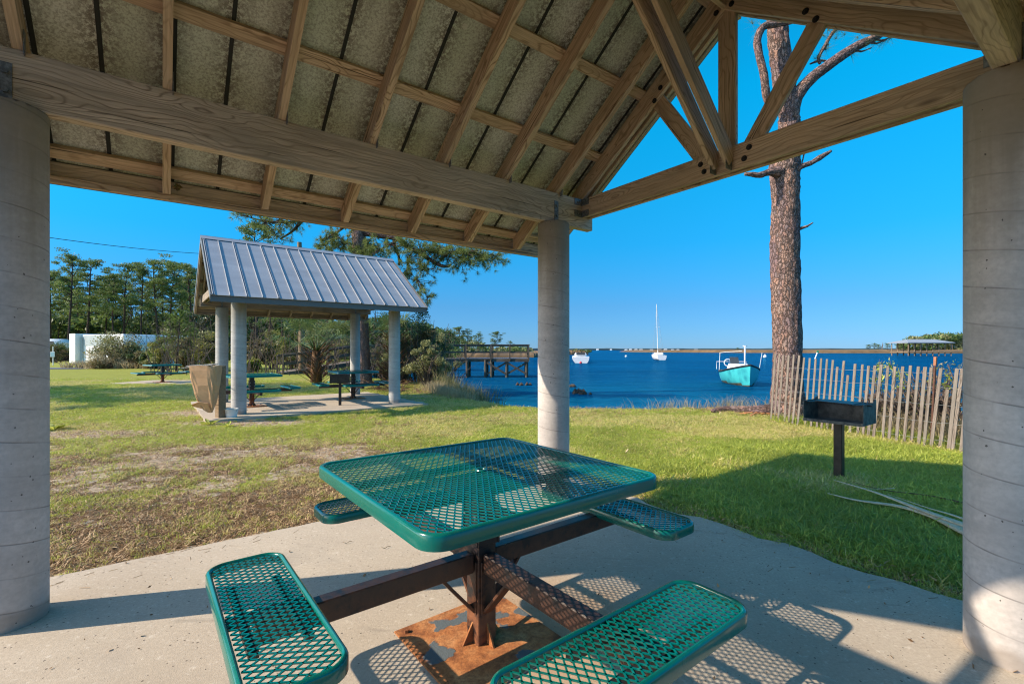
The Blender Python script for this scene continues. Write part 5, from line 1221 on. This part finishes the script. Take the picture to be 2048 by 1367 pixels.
marsh('marsh', [(X_(1060, 200), 200, 240), (X_(1130, 200), 200, 240), (X_(1178, 205), 205, 230)], 1.7, 'marsh', 2)
marsh('marsh', [(X_(1290, 420), 420, 520), (X_(1400, 380), 380, 520), (X_(1500, 340), 340, 480), (X_(1700, 300), 300, 420), (X_(1800, 290), 290, 420), (X_(2010, 280), 280, 420)], 2.0, 'marsh', 3)
marsh('far_shore', [(X_(700, 2600), 2600, 2800), (X_(1100, 2800), 2800, 3000), (X_(1400, 2900), 2900, 3100), (X_(1700, 2900), 2900, 3100), (X_(2100, 2800), 2800, 3000)], 11, 'farshore', 4)
rf_ = np.random.RandomState(6)
HL = ['tiny white house at the left end of the far shore row', 'second tiny white far shore house from the left end', 'tiny white house above the small white buoy', 'tiny white house just right of the one above the buoy', 'tiny white house in the middle of the gap before the sailboat', 'brighter tiny white house right of the middle of the gap', 'tiny white house last but one before the sailboat mast', 'tiny white house right behind the sailboat mast', 'first tiny white house right of the sailboat', 'second tiny white house right of the sailboat', 'tiny white house at the right end of the far shore row']
proto = None
for i, px_ in enumerate((1195, 1222, 1252, 1261, 1272, 1282, 1303, 1331, 1345, 1356, 1392)):
    Y_ = 2560; w_ = 7 + 7 * rf_.rand()
    if proto is None:
        m = MB(); m.box((0, 0, 2.5), (w_, 8, 5)); m.add([(-w_ / 2, -4, 5.), (w_ / 2, -4, 5.), (w_ / 2, 4, 5.), (-w_ / 2, 4, 5.), (-w_ / 2, 0, 7.5), (w_ / 2, 0, 7.5)], [(0, 1, 5, 4), (2, 3, 4, 5), (0, 4, 3), (1, 2, 5)]); proto = m.build('waterfront_house', M['stucco']); o = proto
    else: o = proto.copy(); COL.objects.link(o)
    o.location = (X_(px_, Y_), Y_, -.8); o.scale = (.7 + .7 * rf_.rand(), 1, .7 + .3 * rf_.rand()); tag(o, HL[i], 'house', 'tiny white houses along the far shore')
# marsh trees
ip = [tall_pine(60 + i, 9., 'marsh_pine', .42, 2.6, 'needle_far', 1.25, 60) for i in range(3)]
IS = [(918, 655, 150, 'left-hand round pine crown above the pier rail'), (935, 662, 150, 'pine crown second from the shrubs above the pier rail'), (957, 668, 155, 'thin ragged pine above the middle of the pier'), (994, 664, 150, 'lone round crowned pine above the pier end'), (1022, 683, 160, 'small leaning pine above the pier platform'), (900, 662, 145, 'pine crown directly behind the dark shore tree'), (1738, 689, 330, 'small marsh pine left of the little grove on the far bank'), (1750, 687, 330, 'marsh pine in the middle of the little grove'), (1775, 687, 330, 'marsh pine right of the little grove by itself'), (1476, 695, 400, 'single tiny tree on the marsh behind the turquoise boat mast'), (1797, 684, 300, 'first pine left of the boathouse roof'), (1757, 689, 335, 'marsh pine at the right edge of the little grove')]
for i, (px_, yt, Y_, lab) in enumerate(IS):
    zt_ = H + (HY - yt) / F * Y_; sc_ = zt_ / 9.; pr = ip[i % 3]; wv = 1.25 if Y_ > 200 else 1.0
    if i < 3: o = pr; o.location = (X_(px_, Y_), Y_, -.1); o.scale = (sc_ * wv, sc_ * wv, sc_); tag(o, lab, 'tree', 'trees on the marsh islands')
    else: dup(pr, (X_(px_, Y_), Y_, -.1), i * 2., lab, 'trees on the marsh islands', (sc_ * wv, sc_ * wv, sc_))
m = MB(); rw = np.random.RandomState(31)
mass(m, 1800, 1990, 300, 340, [(1790, 690), (1815, 674), (1850, 669), (1900, 668), (1990, 670)], 230, 60, 1.6, .7, 0, 3.2); mass(m, 1140, 1180, 205, 215, [(1140, 697), (1160, 694), (1180, 700)], 10, 40, .8, .4, 0, 1.2)
mass(m, 880, 1060, 160, 190, [(880, 668), (930, 675), (980, 688), (1060, 693)], 110, 46, 1.0, .4, 0, 1.8); tag(m.build('far_woods', [M['needle_far'], M['olive']]), kind='stuff')
m = MB()
for i in range(40): x = X_(1800 + rw.rand() * 180, 300); m.tube(wander((x, 300 + rw.rand() * 20, -.5), (0, 0, 1), 5 + 3 * rw.rand(), 3, rw, .08), [.25, .22, .18, .12], 4)
tag(m.build('far_woods_trunks', M['twig']), kind='stuff')
YH = 165; bh = thing('boathouse', (0, 0, 0), 0, 'roofed boathouse on piles at the far right above the fence', 'boathouse')
x0, x1 = X_(1816, YH), X_(1911, YH); ze, zr_ = H + (HY - 684.5) / F * YH, H + (HY - 677.5) / F * YH
m = MB(); m.add([(x0, YH, ze), (x1, YH, ze), (x1, YH + 9, ze), (x0, YH + 9, ze), (x0 + 3.4, YH + 4.5, zr_), (x1 - 3.4, YH + 4.5, zr_), (x0, YH, ze - .2), (x1, YH, ze - .2), (x1, YH + 9, ze - .2), (x0, YH + 9, ze - .2)], [(0, 1, 5, 4), (1, 2, 5), (2, 3, 4, 5), (3, 0, 4), (6, 9, 8, 7), (0, 6, 7, 1), (1, 7, 8, 2), (2, 8, 9, 3), (3, 9, 6, 0)]); m.build('roof', M['rooftop'], bh)
m = MB(); m.box(((x0 + x1) / 2 + 1, YH + 4.5, .62), (x1 - x0 + 1, 8, .25)); m.build('deck', M['wood_post'], bh)
for i in range(8):
    for y in (YH + .8, YH + 8): x = x0 + .8 + i * (x1 - x0 - 1.6) / 7; m = MB(); m.tube([(x, y, -1.2), (x, y, ze)], .16, 6); m.build('pile', M['wood_post'], bh)
for i, (x, y, w_, h_) in enumerate(((1145, 786, 1.0, .16), (1168, 788, .6, .10), (1140, 773, .9, .12), (1046, 770, .8, .13))):
    p = gnd(x, y, -.70); m = MB(); rr_ = np.random.RandomState(i)
    for j in range(7): c = (rr_.normal() * w_ * .3, rr_.normal() * .12, 0); m.add(blob(c, .001, 1, rr_), []) if False else m.tube([np.array(c) + (-.18 * w_, 0, -.1), np.array(c) + (0, 0, h_ * (.4 + .6 * rr_.rand())), np.array(c) + (.2 * w_, .05, -.08)], [.06, .10 * w_ + .03, .05], 6)
    o = m.build('shore_rock', M['rock'], None, True); o.location = (p.x, p.y, -.72); tag(o, ['long dark rock breaking the water right of the middle column', 'short dark rock at the tip of the long rock', 'dark rock farther out right of the middle column', 'dark rock in the water in front of the pier end'][i], 'rock')

# ------------------------------------------------------------------ white building, road, sign
YW = 51; bd = thing('utility_building', (0, 0, 0), 0, 'long white flat roofed building with stepped walls at the edge of the trees', 'building')
def wbox(px0, px1, ytop, y0, dep, mat, name, zb=-.3):
    a, b = [(X_(q, YW) - X_(206, YW)) * 1.22 for q in (px0, px1)]; zt_ = H + (HY - ytop) / F * YW; m = MB(); m.box(((a + b) / 2, y0 + dep / 2, (zt_ + zb) / 2), (b - a, dep, zt_ - zb), ch=.02); return m.build(name, M[mat], bd)
wbox(122, 141, 666, -.6, 9, 'stucco', 'wall'); wbox(141.2, 262, 668.5, 0, 8, 'stucco', 'wall'); wbox(235, 270, 671.5, -.25, 7, 'stucco', 'wall'); wbox(270.5, 291, 689, -.4, 6, 'stucco', 'wall')
bd.location = (X_(207, YW), YW, 0); bd.rotation_euler = (0, 0, radians(-24))
m = MB(); a, b = [(X_(q, YW) - X_(206, YW)) * 1.22 for q in (149, 234)]; m.box(((a + b) / 2, -.03, H + (HY - 680) / F * YW), (b - a, .05, 20 / F * YW), ch=0); m.build('shaded_panel', M['stucco_grey'], bd)  # flat sheet on the wall, its shade put into the grey colour
m = MB(); m.box(((X_(145, YW) - X_(206, YW)) * 1.22, -.1, 1.2), (.10, .10, 3.2)); m.build('downpipe', M['stucco_grey'], bd)
YV = 62; rv = thing('camper_van', (X_(101, YV), YV, -.1), 0, 'white rounded vehicle roof left of the white building', 'vehicle')
m = MB(); m.box((0, 0, 2.05), (4.4, 2.2, 1.7), ch=.5); m.build('body', M['white'], rv, True, 40); m = MB(); m.box((.2, -1.12, 2.3), (2.6, .03, .6)); m.build('window', M['glass'], rv)
m = MB()
for x in (-1.6, 1.6): m.tube([(x, -1.15, .4), (x, 1.15, .4)], .4, 16)
m.build('wheel', M['black'], rv); m = MB(); m.box((0, 0, .95), (5.0, 2.1, .6), ch=.1); m.build('chassis', M['darkmetal'], rv)
p = at(106, 709, 45); root = thing('notice_sign', (p.x, 45, -.1), 0, 'small pale blue notice sign on a post beside the left column', 'sign')
m = MB(); m.box((0, 0, .9), (.06, .05, 1.8)); m.build('post', M['plastic'], root); m = MB(); m.box((0, -.05, 1.05), (.42, .02, .5), ch=.004); pn = m.build('panel', M['plastic'], root)
m = MB(); m.box((0, -.062, 1.05), (.36, .004, .44)); 
m.build('face', M['signblue'], pn)
m = MB(); rX = lambda x, y: (x, y, g1(x, y) + .02)
m.add([(-62, 36.2, -.085), (-33.2, 36.0, -.085), (-32.6, 38.6, -.085), (-62, 41.0, -.085)], [(0, 1, 2, 3)]); tag(m.build('road', M['asphalt']), kind='structure')

# ------------------------------------------------------------------ small things on the ground
def strip(P, w0, w1, mat, name, label=None, cat=None, group=None):
    m = MB(); C = curve(P, 5); n = len(C); m.tube(C * 1.0, np.linspace(w0, w1, n) / 2, 7); V = m.v[0]; cc = np.repeat(C, 7, 0); V[:, 2] = cc[:, 2] + (V[:, 2] - cc[:, 2]) * .22; m.v[0] = V; o = m.build(name, M[mat], None, True)
    return tag(o, label, cat, group)
def gp(lst, dz=.03): return [np.array(gnd(x, y, -.05)[:]) + (0, 0, dz) for x, y in lst]
FG = 'dry palm frond stems on the grass'
strip(gp([(1668, 979), (1752, 1006), (1850, 1046), (1935, 1078), (1990, 1100)], .10), .016, .13, 'frond_dry', 'palm_frond', 'long pale dry frond stem lying uppermost in the shaded grass', 'palm frond', FG)
strip(gp([(1655, 1004), (1715, 1019), (1800, 1032), (1870, 1054), (1930, 1084), (1985, 1112)], .085), .02, .17, 'frond_dry', 'palm_frond', 'thickest pale dry frond stem lying nearest the slab', 'palm frond', FG)
strip(gp([(1700, 977), (1735, 988), (1780, 998), (1860, 1008), (1930, 1024), (1990, 1040)], .08), .008, .05, 'boot', 'palm_frond', 'thin brown frond stem lying farthest back in the shaded grass', 'palm frond', FG)
strip(gp([(1775, 1014), (1850, 1042), (1900, 1058), (1960, 1080)], .12), .006, .05, 'frond_dry', 'palm_frond', 'short thin frond sliver between the two thick stems', 'palm frond', FG)
strip(gp([(1686, 984), (1720, 993), (1760, 996), (1790, 994)], .09), .004, .016, 'frond_dry', 'palm_frond', 'thinnest pale frond splinter at the tip of the fallen fronds', 'palm frond', FG)
rl = np.random.RandomState(77); m = MB()
for i in range(230):                                          # leaf crumbs and twigs on the slab
    a = rl.rand() * 4.6 - 1.1; n = rl.rand() * 4.1 - .15; x, y = w2(a, n)
    if y < .8: continue
    s = .003 + .012 * rl.rand() ** 2; leaves(m, [(x, y, .004 + s * .2)], s * 2, s, rl)
tag(m.build('leaf_crumbs', M['grass_c']), kind='stuff')
for i, (x, y, lab) in enumerate(((694, 1085, 'curled dry twig on the slab left of the table top'), (771, 1095, 'short dry twig on the slab under the table edge'))):
    p = gnd(x, y, 0.004); m = MB(); m.tube(curve([(-.03, .01, .002), (0, -.01, .004), (.012, .012, .006), (.03, .022, .003)], 5), .0016, 5); o = m.build('twig', M['brownleaf']); o.location = p; tag(o, lab, 'twig')
def rosette(px_, py_, label, r=.12, k=9):
    p = gnd(px_, py_, -.04); m = MB(); rr_ = np.random.RandomState(k)
    for i in range(k):
        a = i * 2.4; d = np.array([cos(a), sin(a), .45 + .3 * rr_.rand()]); s = np.array([-sin(a), cos(a), 0]); l = r * (.6 + .5 * rr_.rand()); c = d * l * .5; e = d * l - np.array([0, 0, l * .25])
        m.add([(0, 0, 0), c - s * l * .17, e, c + s * l * .17], [(0, 1, 2, 3)])
    o = m.build('weed', M['grass_a']); o.location = (p.x, p.y, g1(p.x, p.y)); tag(o, label, 'weed')
rosette(1675, 1100, 'broad leaved weed rosette in the shaded grass near the slab edge', .14, 12); rosette(108, 852, 'green weed beside the left column', .3, 14)
p = at(326, 376, 3.35); m = MB(); rr_ = np.random.RandomState(1); leaves(m, blob((0, 0, 0), .028, 60, rr_, .8), .02, .012, rr_); o = m.build('wasp_nest', M['brownleaf']); a_, n_ = -.0, 4.06; o.location = (*w2(.085, 4.035), 2.50); tag(o, 'small brown papery nest stuck to the eave board', 'nest')
# palm debris mound behind the right columns
m = MB(); rr_ = np.random.RandomState(3)
for i in range(120):
    p = gnd(745 + rr_.rand() * 70, 765 + rr_.rand() * 24, -.1); d = unit(np.array([rr_.normal(), rr_.normal(), .15])); m.bar(np.array(p[:]) + (0, 0, .04 + .2 * rr_.rand()), np.array(p[:]) + d * (.3 + .4 * rr_.rand()) + (0, 0, .08), .03, .01, ch=0)
tag(m.build('palm_debris', M['boot']), kind='stuff')
# brush and saplings behind the picket fence
for i, (px_, yt, Yd, wp, mt, n_, lab) in enumerate((
    (1765, 742, 8.9, 70, ['drygrass', 'olive'], 260, 'sparse dry brush behind the fence directly right of the box grill'),
    (1815, 735, 8.4, 80, ['drygrass', 'olive'], 320, 'tangled grey brush behind the middle of the right fence half'),
    (1868, 712, 7.9, 96, ['olive', 'yellowgreen'], 420, 'leafier brush behind the orange tipped stake'),
    (1925, 700, 7.6, 110, ['drygrass', 'olive'], 460, 'twiggy brush at the right end of the fence'))):
    P = at(px_, HY, Yd); z = g1(P.x, Yd); h = H + (HY - yt) / F * Yd - z
    bush('bush', (P.x, Yd, z), lab, 'bush', wp / F * Yd / 2, h, mt, n_, .045, .014, 40, 200 + i, group='brush behind the picket fence', clumps=24)
for i, (px_, yt, Yd, lab) in enumerate(((1742, 706, 9.0, 'green leafed sapling tip above the fence right of the grill'), (1773, 706, 8.8, 'green leafed sapling tip second above the fence right of the grill'), (1800, 700, 8.6, 'tallest green sapling tip above the fence'), (1824, 722, 8.4, 'short green sapling between tallest tip and orange stake'), (1858, 712, 8.1, 'green sapling beside the orange tipped stake'), (1893, 716, 7.9, 'green sapling right of the orange tipped stake'))):
    P = at(px_, HY, Yd); z = g1(P.x, Yd); h = H + (HY - yt) / F * Yd - z; r_ = np.random.RandomState(i + 50); sp_ = thing('sapling', (P.x, Yd, z), 0, lab, 'sapling', 'green saplings behind the fence')
    T = wander((0, 0, -.1), (r_.normal() * .1, 0, 1), h, 8, r_, .07); m = MB(); m.tube(T, np.linspace(.008, .003, 9), 5); m.build('stem', M['twig'], sp_, True)
    m = MB(); k = 46; tt = .72 + .3 * r_.rand(k); C = np.array([T[min(int(t * 8), 8)] for t in np.minimum(tt, 1)]) + r_.normal(size=(k, 3)) * (.035, .035, .05); D = unit(r_.normal(size=(k, 3)) * (1, 1, .4) + (0, 0, .8)); leaves(m, C, .085, .026, r_, D); m.build('foliage', M['grass_a'], sp_)

# pine standing outside the picture on the left: its shadow lies across the lawn
dup(protos[2], (-27.5, 12.2, -.2), .7, 'tall pine left of the lawn whose long shadow crosses the grass', 'tall pines behind the lawn', (1.15, 1.15, 1.0))
dup(protos[1], (-31.5, 13.4, -.2), 2.1, 'second tall pine left of the lawn behind the first one', 'tall pines behind the lawn', (1.2, 1.2, 1.05))
rosette(418, 842, 'broad leaved weed at the left foot of the bag post', .22, 13); rosette(455, 846, 'broad leaved weed at the right foot of the bag post', .2, 11)
for i, (x, y, lab) in enumerate(((541, 944, 'pale wood chip standing in the grass left of the table'), (1438, 824, 'orange split wood chip lying left of the thick pine'), (1250, 905, 'small tan leaf scrap on the lawn behind the table'))):
    p = gnd(x, y, -.06); m = MB(); m.bar((0, 0, 0), (.05, .02, .05), .02, .006, ch=.001); o = m.build('wood_chip', M['frond_dry']); o.location = (p.x, p.y, g1(p.x, p.y) + .012); tag(o, lab, 'wood chip')

m = MB(); rl = np.random.RandomState(5)                           # pine needles blown along the slab edges
for i in range(150):
    a = 3.42 - abs(rl.normal()) * .22 if i % 2 else rl.rand() * 4.5 - 1.1; n = rl.rand() * 4. if i % 2 else 3.9 - abs(rl.normal()) * .16
    x, y = w2(a, n); t_ = rl.rand() * pi; l = .03 + .05 * rl.rand(); d = np.array([cos(t_), sin(t_), 0]) * l / 2; q = np.array([-sin(t_), cos(t_), 0]) * .0011
    m.add([np.array([x, y, .003]) - d - q, np.array([x, y, .003]) + d - q, np.array([x, y, .005]) + d + q, np.array([x, y, .005]) - d + q], [(0, 1, 2, 3)])
tag(m.build('pine_straw', M['grass_c']), kind='stuff')

# pale bare stems standing through the thicket
m = MB(); rw = np.random.RandomState(91)
for i in range(210):
    x = 300 + rw.rand() * 150 if i % 3 == 0 else 480 + rw.rand() * 330; Y_ = 27.5 + rw.rand() * 6; P = at(x, HY, Y_); h_ = 1.6 + 3.2 * rw.rand(); T = wander((P.x, Y_, -.2), (rw.normal() * .18, 0, 1), h_, 6, rw, .13); m.tube(T, np.linspace(.022, .006, 7), 4, False)
    for j in (3, 4, 5): m.tube(wander(T[j], (rw.normal(), rw.normal() * .5, .7), .8, 3, rw, .25), [.009, .007, .005, .003], 3, False)
tag(m.build('thicket_stems', M['twig']), kind='stuff')

for i, (px_, yt) in enumerate(((122, 560), (147, 578), (186, 556), (216, 590), (238, 560), (293, 566), (329, 556), (356, 562), (402, 556), (418, 570))):
    Y_ = 88 + 3 * (i % 3); P = at(px_, HY, Y_); sc_ = (H + (HY - yt) / F * Y_ + .3) / 15.9
    dup(protos[(i + 1) % 4], (P.x, Y_, -.2), i * 1.1, 'slender back row pine, ' + ('first', 'second', 'third', 'fourth', 'fifth', 'sixth', 'seventh', 'eighth', 'ninth', 'last')[i] + ' counted from the left concrete column', 'slender back row pines', (sc_ * 1.1, sc_ * 1.1, sc_))
